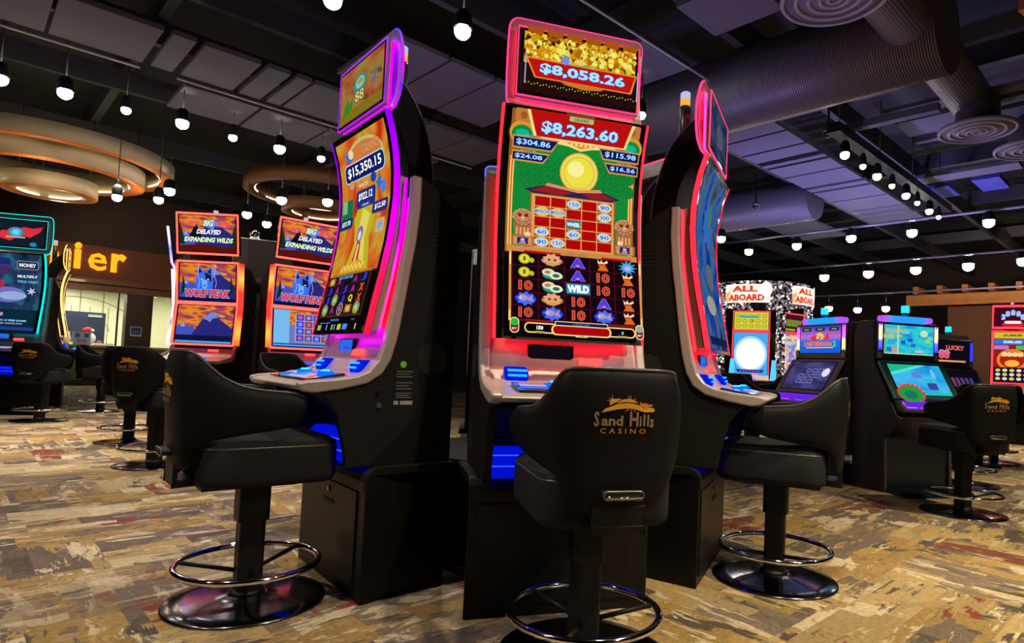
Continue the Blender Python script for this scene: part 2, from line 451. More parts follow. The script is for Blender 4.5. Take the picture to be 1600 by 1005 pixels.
    # topper
    def tf(z): return interp([(1.985, -0.040), (2.02, -0.068), (2.07, -0.085), (2.14, -0.095), (2.25, -0.095), (2.31, -0.085), (2.36, -0.068)], z)
    def T(p):
        x, y, z = p
        if top_s != 1.0: x *= top_s; z = 1.985 + (z - 1.985) * top_s
        return W((x, y, z))
    out = rrect(-0.287, 0.287, 1.985, 2.36, 0.035, 5)
    rows = [2.02, 2.07, 2.14, 2.25, 2.31]
    cvb = Canvas(); cvb.poly(out, SV)
    o = cvb.build('topper_panel', lambda x, z, l: T((x, -tf(z), z)), t, rows)
    sd = o.modifiers.new('thick', 'SOLIDIFY'); sd.thickness = 0.012; sd.offset = 1
    b = MB(); b.warp = None
    pts = [p for i, p in enumerate(out)]
    dense = []
    for (a, c), (d, e) in zip(pts, pts[1:] + pts[:1]):
        k = max(1, int(math.hypot(d - a, e - c) / 0.05))
        for i in range(k): dense.append((a + (d - a) * i / k, c + (e - c) * i / k))
    b.tube([T((x, -tf(z) - 0.001, z)) for x, z in dense], 0.0055, led_top, True, 8); b.build('topper_edge_light', o)
    b = MB(); b.tube([T(p) for p in [(-0.250, 0.057, 2.038), (0.250, 0.057, 2.038), (0.250, 0.060, 2.305), (-0.250, 0.060, 2.305)]], 0.005, glow_top or led_top, True, 6); b.build('topper_backlight', o)
    b = MB(); b.warp = T
    b.box(-0.263, 0.263, 0.034, 0.049, 2.028, 2.316, SV); tb = b.build('topper_frame', t, bevel=0.003)
    b = MB(); b.warp = T
    b.box(-0.253, 0.253, 0.030, 0.036, 2.041, 2.307, M_BEZEL); ts = b.build('topper_screen', tb)
    b = MB(); b.tube([T(p) for p in [(-0.259, 0.031, 2.036), (0.259, 0.031, 2.036), (0.259, 0.031, 2.312), (-0.259, 0.031, 2.312)]], 0.0028, led_top, True, 6); b.build('screen_edge_light', tb)
    if art_top:
        cv = Canvas(); art_top(cv)
        cv.build('display', lambda x, z, l: T((x, 0.0285 - l, z)), ts, uvbox=(-0.25, 0.25, 2.045, 2.30))
    # deck fittings
    if True:
        b = mb(); y = -fas_f(1.01)
        b.prism([(y - 0.006, 0.985), (y - 0.001, 1.048), (y + 0.02, 1.048), (y + 0.02, 0.985)], -0.155, 0.035, M_BEZEL)
        cr = b.build('card_display', t, bevel=0.002)
        if plates:
            cv = Canvas(); cv.rect(-0.145, 0.990, 0.0 if plates == 1 else 0.025, 1.043, E8(40, 110, 235) if plates == 1 else E8(16, 12, 18))
            cv.text('', 0, 0, 0.01, M_BEZEL) if False else None
            if plates == 1: cv.rect(-0.10, 1.0, -0.02, 1.012, E8(60, 80, 200))
            cv.build('display', lambda x, z, l: W((x, -fas_f(1.01) - 0.0075 + (z - 0.985) * 0.08 - l, z)), cr)
        b = mb(); y = -fas_f(0.985)
        b.prism([(y - 0.022, 0.972), (y - 0.012, 1.0), (y + 0.02, 1.0), (y + 0.02, 0.972)], 0.055, 0.150, emit('bill_slot_red', (1.0, 0.035, 0.03), 4))
        b.build('bill_acceptor', t, bevel=0.004)
        mbl = emit('button_blue_core', (0.01, 0.16, 1.0), 3.5); mbd = emit('button_housing_glow', (0.0, 0.01, 0.75), 1.0)
        xs = (-0.208, 0.205)
        for x in xs:
            b = mb(); b.prism(yz([(0.008, 0.896), (0.016, 0.93), (-0.022, 0.955), (-0.06, 0.955), (-0.06, 0.896)]), x - 0.045, x + 0.045, mbd); s_ = b.build('blue_button_cluster', t, bevel=0.008)
            b = mb(); b.box(x - 0.037, x + 0.037, -0.012, 0.0, 0.937, 0.946, mbl); b.box(x - 0.037, x + 0.037, -0.0185, -0.01, 0.918, 0.927, mbl); b.build('button_light', s_)
        b = mb(); b.prism(yz([(0.05, 0.889), (0.21, 0.868), (0.21, 0.874), (0.06, 0.898)]), -0.24, 0.24, M_GLASS); bp = b.build('button_panel', t, bevel=0.002)
        cv = Canvas()
        cv.rect(-0.05, 0.075, 0.12, 0.19, E8(200, 215, 255)); cv.rect(-0.04, 0.085, 0.02, 0.18, E8(60, 120, 255)); cv.rect(0.03, 0.09, 0.11, 0.13, accent or E8(255, 60, 150)); cv.rect(0.03, 0.14, 0.11, 0.18, E8(120, 170, 255))
        cv.rect(-0.22, 0.08, -0.12, 0.10, E8(255, 120, 110)); cv.rect(-0.22, 0.11, -0.12, 0.135, E8(180, 200, 255)); cv.rect(-0.22, 0.145, -0.12, 0.18, E8(90, 120, 255))
        cv.build('touch_display', lambda x, z, l: W((x, -z, 0.899 - (z - 0.06) * 0.16 + 0.0005 + l)), bp)
        for x in (0.165, -0.085):
            b = mb(); b.lathe([(0.032, 0.882), (0.032, 0.899), (0.026, 0.903)], x, -0.11, emit('button_blue_ring', (0.0, 0.04, 1.0), 5), 20); r_ = b.build('play_button', bp)
            b = mb(); b.lathe([(0.018, 0.9), (0.018, 0.907), (0.012, 0.909)], x, -0.11, emit('button_cyan', (0.05, 0.5, 1.0), 2.5), 16); b.build('button_cap', r_)
    # cabinet side details
    if detail:
        for sx in (-1, 1):
            b = mb()
            for k in range(5):
                z = 1.535 - k * 0.0185
                b.box(*sorted((sx * 0.3325, sx * 0.3345)), 0.245, 0.325, z - 0.004, z + 0.002, M_VENT)
            b.build('side_vent', cab)
            b = mb()
            b.prism([(0.277 + 0.072 * math.cos(a), 0.97 + 0.072 * math.sin(a)) for a in [i * PI / 16 for i in range(32)]], *sorted((sx * 0.332, sx * 0.3355)), surf('speaker_grille', (0.004, 0.004, 0.004), 0.8, bump=1, bscale=900))
            b.prism([(0.277 + 0.004 * math.cos(a), 0.97 + 0.004 * math.sin(a)) for a in [i * PI / 4 for i in range(8)]], *sorted((sx * 0.335, sx * 0.337)), M_DARKSILV)
            b.build('side_speaker', cab)
            b = mb()
            for k in range(7):
                z = 0.715 - k * 0.016
                b.box(*sorted((sx * 0.3325, sx * 0.3345)), 0.25, 0.33, z - 0.003, z + 0.002, M_VENT)
            b.build('lower_vent', cab)
    return t, cab, W
def side_labels(cab, sx):
    b = MB(); b.prism([(0.147 + 0.014 * math.cos(a), 0.943 + 0.014 * math.sin(a)) for a in [i * PI / 10 for i in range(20)]], *sorted((sx * 0.333, sx * 0.3345)), surf('green_sticker', rgb(110, 190, 40), 0.5))
    b.build('green_sticker', cab)
    b = MB()
    for k, (z0, z1) in enumerate(((0.885, 0.92), (0.835, 0.875), (0.80, 0.828))):
        b.box(*sorted((sx * 0.333, sx * 0.3342)), 0.115, 0.198, z0, z1, surf('printed_label_black', (0.006, 0.006, 0.006), 0.4))
        for j in range(3):
            zz = z0 + 0.006 + j * (z1 - z0) / 3.2
            b.box(*sorted((sx * 0.3342, sx * 0.3347)), 0.12, 0.19 - 0.012 * (j % 2), zz, zz + 0.003, surf('label_text_grey', (0.16, 0.15, 0.14), 0.6))
    b.box(*sorted((sx * 0.333, sx * 0.3346)), 0.112, 0.132, 0.777, 0.793, surf('label_white', (0.3, 0.3, 0.3), 0.6))
    b.box(*sorted((sx * 0.333, sx * 0.3346)), 0.140, 0.195, 0.777, 0.793, surf('label_white', (0.3, 0.3, 0.3), 0.6))
    b.build('rating_label', cab)
    b = MB(); b.prism([(0.045 + 0.010 * math.cos(a), 0.83 + 0.010 * math.sin(a)) for a in [i * PI / 8 for i in range(16)]], *sorted((sx * 0.333, sx * 0.342)), M_CHROME)
    b.prism([(0.05 + 0.012 * math.cos(a), 0.775 + 0.012 * math.sin(a)) for a in [i * PI / 8 for i in range(16)]], *sorted((sx * 0.333, sx * 0.339)), M_DARKSILV)
    b.build('side_lock', cab)
# ------------------------------------------------------------------ screen artwork
W_ = E8(250, 250, 255, 1.15); CY = E8(150, 215, 255, 1.2); RED = E8(200, 20, 10); DRED = E8(120, 6, 12); GOLD = E8(215, 150, 60); DGOLD = E8(150, 90, 35)
LGOLD = E8(250, 215, 130); NAVY = E8(22, 22, 90); BLK = E8(10, 6, 10); GREEN = E8(20, 135, 55); DGREEN = E8(18, 122, 50); WINE = E8(95, 12, 22)
def art_jackpot_main(c):
    c.rect(-0.27, 1.072, 0.277, 1.975, BLK)
    c.rect(-0.27, 1.41, 0.277, 1.975, DGOLD)
    for x in (-0.262, -0.251, 0.252, 0.263): c.rect(x, 1.43, x + 0.007, 1.80, E8(255, 190, 100))
    c.rect(-0.245, 1.43, 0.252, 1.79, GREEN); c.rect(-0.20, 1.43, 0.21, 1.88, GREEN)
    for i in range(9):
        for j in range(4):
            x = -0.215 + i * 0.054 + (j % 2) * 0.027; z = 1.79 - j * 0.028
            if abs(x - 0.02) > 0.07 or True:
                c.ell(x, z, 0.026, 0.026, DGREEN, 16); c.ell(x, z, 0.019, 0.019, GREEN, 14); c.ell(x, z, 0.011, 0.011, DGREEN, 12)
    for sx, cx in ((-1, -0.225), (1, 0.235)):
        c.ell(cx - sx * 0.0, 1.885, 0.052, 0.045, GOLD, 20); c.ell(cx, 1.88, 0.043, 0.034, GREEN, 20); c.ell(cx, 1.885, 0.028, 0.014, E8(0, 190, 150), 14)
        c.rr(cx - 0.035, 1.925, cx + 0.035, 1.972, 0.008, E8(190, 120, 55)); c.ell(cx, 1.948, 0.014, 0.014, DGOLD, 12)
    # grand plate
    c.poly([(-0.215, 1.972), (-0.175, 1.868), (-0.03, 1.858), (0.02, 1.845), (0.07, 1.858), (0.212, 1.872), (0.245, 1.972)], LGOLD)
    c.poly([(-0.203, 1.975), (-0.167, 1.880), (0.205, 1.882), (0.231, 1.975)], E8(185, 16, 14))
    c.poly([(-0.05, 1.874), (0.02, 1.853), (0.09, 1.874)], GOLD)
    for k in range(5): c.ell(-0.02 + 0.02 * k, 1.868, 0.006, 0.006, LGOLD, 8)
    c.rr(-0.04, 1.952, 0.062, 1.970, 0.004, E8(170, 190, 110)); c.text('GRAND', 0.011, 1.961, 0.011, E8(60, 40, 10), bold=0.02, space=1.3)
    c.text('$8,263.60', 0.012, 1.915, 0.050, CY, w=0.325, bold=0.035, outline=E8(45, 60, 170), ow=0.03)
    def plate(x0, x1, x2, z0, z1, txt, cap, sx):
        c.poly([(x0, z0 - .006), (x1, z0 - .006), (x2, z1 + .006), (x0, z1 + .006)], GOLD)
        c.poly([(x0 + sx * .004, z0), (x1 - sx * .004, z0), (x2 - sx * .006, z1), (x0 + sx * .004, z1)], NAVY)
        c.text(txt, (x0 + x1) / 2 + sx * 0.004, (z0 + z1) / 2, (z1 - z0) * 0.66, CY, w=abs(x1 - x0) * 0.86, bold=0.02, outline=E8(40, 50, 150), ow=0.03)
        xc = (x0 + x1) / 2
        c.rr(xc - 0.032, z1 + 0.001, xc + 0.032, z1 + 0.011, 0.003, E8(160, 150, 110)); c.text(cap, xc, z1 + 0.006, 0.007, E8(60, 30, 10), space=1.3)
    plate(-0.262, -0.10, -0.072, 1.831, 1.868, '$304.86', 'MAJOR', 1); plate(-0.262, -0.132, -0.106, 1.781, 1.810, '$24.08', 'MINOR', 1)
    plate(0.277, 0.118, 0.095, 1.831, 1.865, '$115.98', 'MAXI', -1); plate(0.277, 0.148, 0.125, 1.780, 1.810, '$16.56', 'MINI', -1)
    # plain gold coin
    c.ell(0.021, 1.757, 0.082, 0.081, E8(225, 160, 50), 36); c.ell(0.021, 1.757, 0.078, 0.077, E8(240, 215, 90), 36); c.ell(0.021, 1.757, 0.066, 0.065, E8(200, 190, 70), 36)
    c.ell(0.021, 1.757, 0.062, 0.061, E8(238, 222, 70), 36); c.ell(0.006, 1.772, 0.035, 0.032, E8(250, 240, 150), 20)
    # pavilion
    c.poly([(-0.205, 1.668), (-0.16, 1.652), (0.16, 1.652), (0.205, 1.668), (0.13, 1.690), (0.02, 1.678), (-0.10, 1.696)], E8(45, 35, 75))
    c.poly([(-0.12, 1.690), (-0.11, 1.702), (0.02, 1.688), (0.115, 1.700), (0.125, 1.688), (0.02, 1.676)], E8(225, 140, 95)); c.poly([(-0.175, 1.665), (-0.115, 1.688), (0.0, 1.672), (-0.05, 1.658)], E8(150, 30, 30)); c.poly([(0.19, 1.665), (0.12, 1.686), (0.04, 1.672), (0.08, 1.658)], E8(150, 30, 30))
    c.rect(-0.178, 1.425, 0.185, 1.655, DGOLD); c.rect(-0.172, 1.428, 0.179, 1.652, E8(225, 160, 85))
    x0, x1, z0, z1 = -0.160, 0.168, 1.436, 1.645
    cw, ch = (x1 - x0) / 5, (z1 - z0) / 5
    occ = {(2, 4): '150', (4, 4): '90', (0, 3): 'MINOR', (1, 3): 'MINOR', (4, 3): '300', (2, 2): 'WHEEL', (0, 1): '60', (2, 1): '60', (4, 1): '90', (0, 0): '90', (1, 0): '150'}
    for i in range(5):
        for j in range(5):
            ax, az = x0 + i * cw, z0 + j * ch
            c.rect(ax + .002, az + .002, ax + cw - .002, az + ch - .002, E8(175, 8, 8) if (i, j) not in occ else E8(150, 60, 25))
            if (i, j) in occ:
                v = occ[(i, j)]
                if v == 'WHEEL': c.rect(ax + .003, az + .006, ax + cw - .003, az + ch - .006, E8(20, 130, 170)); c.text(v, ax + cw / 2, az + ch / 2, 0.016, W_, w=cw * .85, bold=.03); continue
                c.ell(ax + cw / 2, az + ch / 2, cw * .48, ch * .47, E8(230, 190, 120), 18); c.ell(ax + cw / 2, az + ch / 2, cw * .41, ch * .40, E8(190, 210, 235) if v != 'MINOR' else E8(235, 190, 60), 18)
                c.text(v, ax + cw / 2, az + ch / 2, ch * .42, E8(30, 120, 200), w=cw * (.62 if v != 'MINOR' else .95), bold=.04, outline=W_, ow=.04)
    c.rect(-0.27, 1.405, 0.277, 1.430, E8(200, 140, 75)); c.rect(-0.2, 1.40, -0.05, 1.415, RED); c.rect(0.12, 1.40, 0.25, 1.415, RED); c.text('FREE GAMES', 0.02, 1.414, 0.010, DGOLD, space=1.2)
    # guardian lions
    for sx, cx in ((-1, -0.208), (1, 0.218)):
        c.poly([(cx - .03, 1.472), (cx + .035, 1.472), (cx + .036, 1.52), (cx + .03, 1.548), (cx - .03, 1.548), (cx - .036, 1.51)], E8(165, 100, 60))
        c.ell(cx, 1.545, 0.036, 0.030, E8(200, 130, 90), 14)
        for k in range(9):
            a = PI * k / 8; c.ell(cx + .033 * math.cos(a), 1.545 + .028 * math.sin(a), .010, .010, E8(215, 150, 105), 8)
        for k in range(11):
            a = 2 * PI * k / 11; c.ell(cx + .030 * math.cos(a), 1.543 + .027 * math.sin(a), .0075, .0075, E8(150, 90, 55), 8); c.ell(cx + .030 * math.cos(a), 1.543 + .027 * math.sin(a), .004, .004, E8(225, 160, 115), 6)
        c.poly([(cx - .022, 1.563), (cx - .004, 1.558), (cx - .004, 1.555), (cx - .020, 1.556)], E8(95, 50, 28)); c.poly([(cx + .022, 1.563), (cx + .004, 1.558), (cx + .004, 1.555), (cx + .020, 1.556)], E8(95, 50, 28))
        c.ell(cx - .013, 1.552, .007, .005, E8(90, 45, 25), 8); c.ell(cx + .013, 1.552, .007, .005, E8(90, 45, 25), 8); c.rr(cx - .015, 1.528, cx + .015, 1.537, .003, E8(130, 70, 45)); c.rect(cx - .012, 1.532, cx + .012, 1.535, E8(240, 210, 180)); c.ell(cx, 1.543, .007, .005, E8(240, 190, 150), 8)
        for k in range(4): c.rect(cx - .028 + k * .015, 1.474, cx - .020 + k * .015, 1.505, E8(225, 165, 110))
        c.ell(cx + sx * -.02, 1.478, .013, .011, E8(255, 200, 170), 10)
        c.rect(cx - .045, 1.43, cx + .045, 1.470, E8(170, 105, 55)); c.rect(cx - .036, 1.434, cx + .036, 1.466, E8(210, 150, 90)); c.rect(cx - .022, 1.437, cx + .022, 1.464, E8(60, 30, 110)); c.text('50', cx, 1.454, .011, W_, bold=.02); c.text('LINES', cx, 1.443, .007, W_)
    # reels
    c.rect(-0.262, 1.128, 0.280, 1.404, WINE)
    for z in (1.405, 1.14): pass
    x0, x1, z0, z1 = -0.250, 0.274, 1.138, 1.402; cw, ch = (x1 - x0) / 5, (z1 - z0) / 5
    for i in range(5):
        for j in range(5): c.rect(x0 + i * cw + .0015, z0 + j * ch + .0012, x0 + (i + 1) * cw - .0015, z0 + (j + 1) * ch - .0012, E8(20, 6, 16))
    for x in (-0.258, 0.280):
        c.rect(x - .005, 1.13, x + .004, 1.41, GOLD); c.rect(x - .004, 1.13, x + .003, 1.17, LGOLD); c.rect(x - .004, 1.35, x + .003, 1.40, LGOLD)
    reel = [['coin', 'coin', '10', 'fish', '10'], ['lion', 'ingot', 'ingot', 'lion', 'fish'], ['A', 'A', 'WILD', '10', '10'], ['K', '10', '10', 'A', 'fish'], ['lotus', 'K', '10', 'K', 'K']]
    for i in range(5):
        for j in range(5):
            s = reel[i][j]; cx, cz = x0 + (i + .5) * cw, z1 - (j + .5) * ch; h = ch * .74
            if s == '10': c.text('10', cx, cz, h * .95, E8(205, 45, 30), w=cw * .5, bold=.03, outline=E8(245, 150, 110), ow=.025)
            elif s == 'A': c.text('A', cx, cz, h, E8(85, 60, 215), w=cw * .55, bold=.07, outline=E8(150, 130, 250), ow=.03); c.ell(cx, cz - .012, .008, .006, E8(190, 120, 230), 8)
            elif s == 'K':
                c.poly([(cx - .024, cz - .023), (cx + .024, cz - .023), (cx + .018, cz - .012), (cx + .004, cz + .006), (cx - .02, cz + .004), (cx - .014, cz - .01)], E8(225, 105, 25))
                c.poly([(cx - .02, cz + .004), (cx - .024, cz + .022), (cx - .012, cz + .012), (cx - .006, cz + .023), (cx, cz + .010), (cx + .018, cz + .021), (cx + .022, cz + .012), (cx + .004, cz + .004)], E8(245, 215, 180)); c.rect(cx - .018, cz + .001, cx + .012, cz + .006, E8(190, 40, 20))
            elif s == 'coin': c.ell(cx - .005, cz, .024, .021, E8(175, 160, 20), 18); c.ell(cx - .005, cz, .020, .017, E8(225, 220, 60), 18); c.rect(cx - .010, cz - .008, cx, cz + .009, E8(110, 100, 10)); c.ell(cx + .024, cz - .004, .010, .010, E8(200, 190, 40), 10)
            elif s == 'lion':
                c.ell(cx, cz, .044, .017, E8(195, 120, 85), 16); c.star(cx, cz + .004, .027, .02, 9, E8(230, 165, 125), 1.5); c.ell(cx - .012, cz + .004, .006, .005, E8(110, 40, 30), 8); c.ell(cx + .012, cz + .004, .006, .005, E8(110, 40, 30), 8); c.ell(cx, cz - .013, .022, .008, E8(215, 160, 60), 12)
            elif s == 'ingot':
                c.ell(cx + .004, cz - .008, .042, .015, E8(20, 150, 140), 14); c.ell(cx - .015, cz + .006, .026, .015, E8(225, 215, 165), 14); c.ell(cx + .016, cz - .006, .026, .015, E8(240, 235, 200), 14); c.ell(cx + .016, cz - .006, .015, .008, E8(60, 110, 90), 12); c.ell(cx - .018, cz + .006, .012, .006, E8(150, 130, 90), 10)
            elif s == 'fish':
                c.ell(cx, cz, .043, .022, E8(25, 45, 215), 16); c.star(cx, cz, .030, .020, 8, E8(70, 110, 245), 1.35); c.ell(cx - .010, cz + .003, .018, .012, E8(170, 150, 200), 12); c.poly([(cx, cz - .002), (cx + .034, cz - .014), (cx + .026, cz + .002), (cx + .03, cz + .016)], E8(185, 140, 180)); c.ell(cx - .02, cz + .003, .006, .007, E8(225, 180, 190), 8)
            elif s == 'lotus':
                c.star(cx, cz - .002, .032, .016, 11, E8(40, 180, 220), 1.3); c.star(cx, cz - .002, .024, .010, 9, E8(120, 150, 250), 1.3); c.star(cx, cz - .004, .014, .006, 7, E8(200, 190, 255), 1.3)
            elif s == 'WILD': c.rect(cx - .05, cz - .022, cx + .05, cz + .022, E8(20, 110, 140)); c.rect(cx - .046, cz - .018, cx + .046, cz + .018, E8(50, 160, 190)); c.text('WILD', cx, cz, h * .8, W_, w=cw * .86, bold=.06, outline=E8(20, 70, 120), ow=.03)
    # meters
    c.rect(-0.2, 1.132, 0.24, 1.136, E8(160, 30, 20)); c.rr(-0.085, 1.118, 0.130, 1.137, .003, LGOLD); c.rect(-0.082, 1.121, 0.127, 1.134, NAVY); c.text('5 GOOD LUCK', 0.02, 1.127, .007, E8(90, 150, 255))
    c.rr(-0.205, 1.086, -0.075, 1.126, .018, LGOLD); c.rr(-0.200, 1.091, -0.075, 1.121, .014, BLK); c.rr(0.115, 1.086, 0.245, 1.126, .018, LGOLD); c.rr(0.115, 1.091, 0.240, 1.121, .014, BLK)
    c.rr(-0.100, 1.082, 0.143, 1.122, .018, LGOLD); c.rr(-0.093, 1.087, 0.136, 1.118, .014, E8(170, 8, 12))
    c.text('150', -0.145, 1.107, .015, W_, bold=.04); c.text('0', 0.190, 1.105, .013, CY, bold=.04); c.rr(-.165, 1.086, -.125, 1.094, .003, E8(190, 160, 80)); c.rr(.17, 1.086, .21, 1.094, .003, E8(190, 160, 80)); c.rr(-.005, 1.078, .045, 1.087, .003, E8(225, 215, 130)); c.text('WIN', .02, 1.0825, .006, BLK)
    for cx, col in ((-0.243, E8(30, 190, 70)), (0.262, E8(150, 170, 160))):
        c.rr(cx - .018, 1.082, cx + .018, 1.142, .016, LGOLD); c.rr(cx - .014, 1.086, cx + .014, 1.138, .013, DRED); c.rr(cx - .014, 1.110, cx + .014, 1.138, .012, col); c.text('BET', cx, 1.099, .008, W_)
def art_jackpot_top(c):
    gm = emit_noise('art_gold_coins', [(60, 20, 4), (150, 85, 10), (205, 140, 20), (235, 200, 70), (90, 40, 6), (215, 170, 30), (250, 240, 150)], 17, 1.0, kind='vor', stretch=(2.0, 1.0, 1))
    c.rect(-0.242, 2.052, 0.242, 2.300, E8(35, 12, 12)); c.rect(-0.235, 2.17, 0.242, 2.296, gm)
    r = random.Random(3)
    for k in range(150):
        x = r.uniform(-.225, .232); z = 2.19 + 0.085 * r.betavariate(1.2, 1.0); q = r.uniform(.006, .014)
        col = r.choice([E8(230, 190, 40), E8(200, 150, 20), E8(245, 225, 90), E8(170, 110, 15), E8(225, 235, 120), E8(215, 130, 20)])
        c.ell(x, z, q, q, col, 12)
        if k % 3 == 0: c.ell(x, z, q * .65, q * .65, E8(250, 235, 120), 10)
    for k in range(6): c.poly([(-.235 + k * .08, 2.296), (-.235 + k * .08 + .08, 2.296), (-.235 + k * .08 + .06, 2.272), (-.235 + k * .08 + .01, 2.276)], E8(165, 85, 10))
    c.poly([(-.235, 2.178), (.237, 2.178), (.215, 2.098), (-.195, 2.098)], E8(225, 140, 50)); c.poly([(-.225, 2.172), (.229, 2.172), (.207, 2.103), (-.190, 2.103)], E8(190, 18, 12))
    c.rr(-.05, 2.172, .06, 2.188, .004, E8(190, 170, 70)); c.text('GRAND', .005, 2.180, .009, E8(70, 30, 5), space=1.3)
    c.star(-.07, 2.188, .022, .014, 8, E8(110, 140, 230)); c.ell(-.01, 2.190, .025, .012, E8(230, 205, 110), 14)
    c.text('$8,058.26', .005, 2.138, .048, CY, w=.36, bold=.035, outline=E8(60, 60, 170), ow=.03)
    c.poly([(-.09, 2.1), (.1, 2.1), (.08, 2.088), (.01, 2.080), (-.07, 2.088)], E8(200, 120, 40))
    for k in range(40): c.ell(-.23 + k * .0119, 2.072 + .004 * math.sin(k * 2.1), .0028, .0028, E8(180, 200, 60), 6)
    for k in range(20): c.ell(-.236 + .002 * (k % 2), 2.07 + k * .006, .003, .003, E8(170, 190, 230), 6); c.ell(.236, 2.07 + k * .006, .003, .003, E8(170, 190, 230), 6)
def art_dragon_main(c):
    bg = emit_noise('art_fire_sky', [(150, 20, 8), (205, 60, 20), (215, 110, 40), (200, 160, 50), (210, 80, 30), (150, 25, 20)], 2.6, .95, detail=2, dist=.6)
    c.rect(-0.27, 1.072, 0.27, 1.965, BLK); c.rect(-0.27, 1.335, 0.27, 1.965, bg)
    c.poly([(-.12, 1.34), (.16, 1.34), (.10, 1.50), (.14, 1.62), (-.02, 1.70), (-.10, 1.60), (-.06, 1.48)], E8(190, 175, 40)); c.poly([(-.05, 1.36), (.10, 1.36), (.05, 1.50), (.08, 1.6), (-.01, 1.64), (-.04, 1.5)], E8(220, 210, 90))
    c.ell(.02, 1.86, .20, .085, E8(185, 190, 120), 30); c.ell(.02, 1.86, .185, .072, E8(205, 120, 60), 30)
    c.star(-.15, 1.885, .05, .025, 7, E8(30, 120, 190)); c.ell(-.12, 1.90, .03, .02, E8(230, 215, 170)); c.ell(-.16, 1.86, .02, .02, E8(210, 60, 40))
    c.text('GRAND', .10, 1.895, .040, E8(225, 150, 90), w=.19, bold=.04, outline=E8(90, 30, 30), ow=.03)
    c.rr(-.215, 1.775, .225, 1.862, .03, E8(190, 200, 210)); c.rr(-.208, 1.781, .218, 1.856, .026, E8(16, 30, 95)); c.text('$15,350.15', .005, 1.819, .050, W_, w=.37, bold=.02, outline=E8(10, 15, 50), ow=.03)
    c.text('MAJOR', -.01, 1.745, .022, E8(235, 200, 170), w=.10, bold=.03); c.ell(.10, 1.76, .03, .022, E8(30, 60, 170)); c.star(.16, 1.725, .04, .02, 6, E8(50, 110, 190)); c.ell(-.14, 1.765, .03, .02, E8(200, 150, 110))
    c.rr(-.085, 1.640, .125, 1.725, .02, E8(35, 45, 120)); c.text('$922.12', .015, 1.692, .038, W_, w=.155, bold=.02, outline=E8(10, 15, 50), ow=.03); c.rr(-.03, 1.645, .07, 1.660, .004, E8(70, 80, 170)); c.text('GRAND PRIZE', .02, 1.652, .007, W_)
    c.rr(-.255, 1.595, -.12, 1.70, .01, E8(30, 110, 70)); c.rect(-.245, 1.64, -.19, 1.70, E8(110, 190, 140)); c.rr(-.262, 1.560, -.105, 1.612, .012, E8(20, 60, 90)); c.text('$37.70', -.185, 1.588, .026, W_, w=.10, bold=.02)
    c.ell(.21, 1.70, .025, .03, E8(60, 130, 220)); c.rr(.105, 1.592, .262, 1.645, .012, E8(40, 40, 110)); c.text('$12.50', .185, 1.620, .028, W_, w=.11, bold=.02); c.text('MINI', .185, 1.58, .010, LGOLD)
    c.rr(.17, 1.50, .255, 1.56, .01, E8(200, 170, 130)); c.ell(.21, 1.53, .025, .018, E8(120, 170, 200)); c.rr(-.24, 1.47, -.16, 1.50, .01, E8(200, 110, 60))
    # robed figure on a golden throne
    c.ell(.005, 1.515, .034, .04, E8(120, 110, 190), 18); c.ell(.005, 1.51, .018, .022, E8(240, 210, 180), 14); c.poly([(-.03, 1.375), (.05, 1.375), (.03, 1.48), (-.015, 1.48)], E8(180, 60, 60)); c.rect(-.004, 1.38, .018, 1.47, E8(240, 200, 120))
    c.poly([(-.17, 1.335), (.20, 1.335), (.14, 1.36), (.09, 1.385), (.05, 1.40), (.01, 1.385), (-.04, 1.40), (-.08, 1.38), (-.13, 1.36)], E8(210, 165, 45)); c.rect(-.21, 1.33, .24, 1.342, E8(170, 120, 30))
    for k in range(12): c.ell(-.12 + k * .022, 1.36 + .012 * (k % 2), .01, .008, E8(245, 220, 110), 8)
    x0, x1, z0, z1 = -.235, .235, 1.150, 1.328; cw, ch = (x1 - x0) / 5, (z1 - z0) / 4
    c.rect(x0 - .01, 1.138, x1 + .01, 1.33, E8(70, 35, 20))
    for i in range(5): c.rect(x0 + i * cw + .003, z0, x0 + (i + 1) * cw - .003, z1, E8(28, 14, 22))
    rl = ['FAAC', 'JAGA', 'JJHC', 'AQMG', 'JTTG']
    rl = [['M', 'J', 'J', 'G'], ['A', 'A', 'G', 'A'], ['r', 'J', 'J', 'O'], ['A', 'A', 'Q', 'M'], ['J', 'T', 'T', 'G']]
    cs = {'J': E8(35, 60, 220), 'A': E8(170, 40, 140), 'Q': E8(220, 215, 40), 'T': E8(220, 90, 30)}
    for i in range(5):
        for j in range(4):
            s = rl[i][j]; cx, cz = x0 + (i + .5) * cw, z1 - (j + .5) * ch
            if s in cs:
                c.text({'T': 'X'}.get(s, s), cx, cz, ch * .8, cs[s], w=cw * .5, bold=.05)
            elif s == 'G': c.ell(cx, cz, .036, .028, E8(160, 160, 50), 8, .4); c.ell(cx, cz, .028, .021, E8(110, 170, 90), 12); c.ell(cx, cz, .012, .012, E8(200, 190, 220), 10)
            elif s == 'O': c.ell(cx, cz, .036, .030, E8(190, 140, 60), 8, .4); c.ell(cx, cz, .027, .022, E8(60, 60, 160), 12); c.star(cx, cz, .015, .007, 5, E8(230, 120, 90))
            elif s == 'M': c.rr(cx - .036, cz - .018, cx + .036, cz + .018, .006, E8(150, 100, 40)); c.ell(cx, cz, .022, .014, E8(225, 180, 80))
    c.text('PLAY FEATURE', -.02, 1.318, .014, E8(60, 170, 255), w=.16, bold=.05)
    c.text('GOOD LUCK', -.02, 1.124, .009, E8(60, 160, 240), w=.10, bold=.04); c.text('PLAYING 1 CREDIT', -.13, 1.112, .006, E8(90, 140, 240), w=.13, bold=.04); c.text('BET 88', .19, 1.122, .007, E8(60, 160, 240))
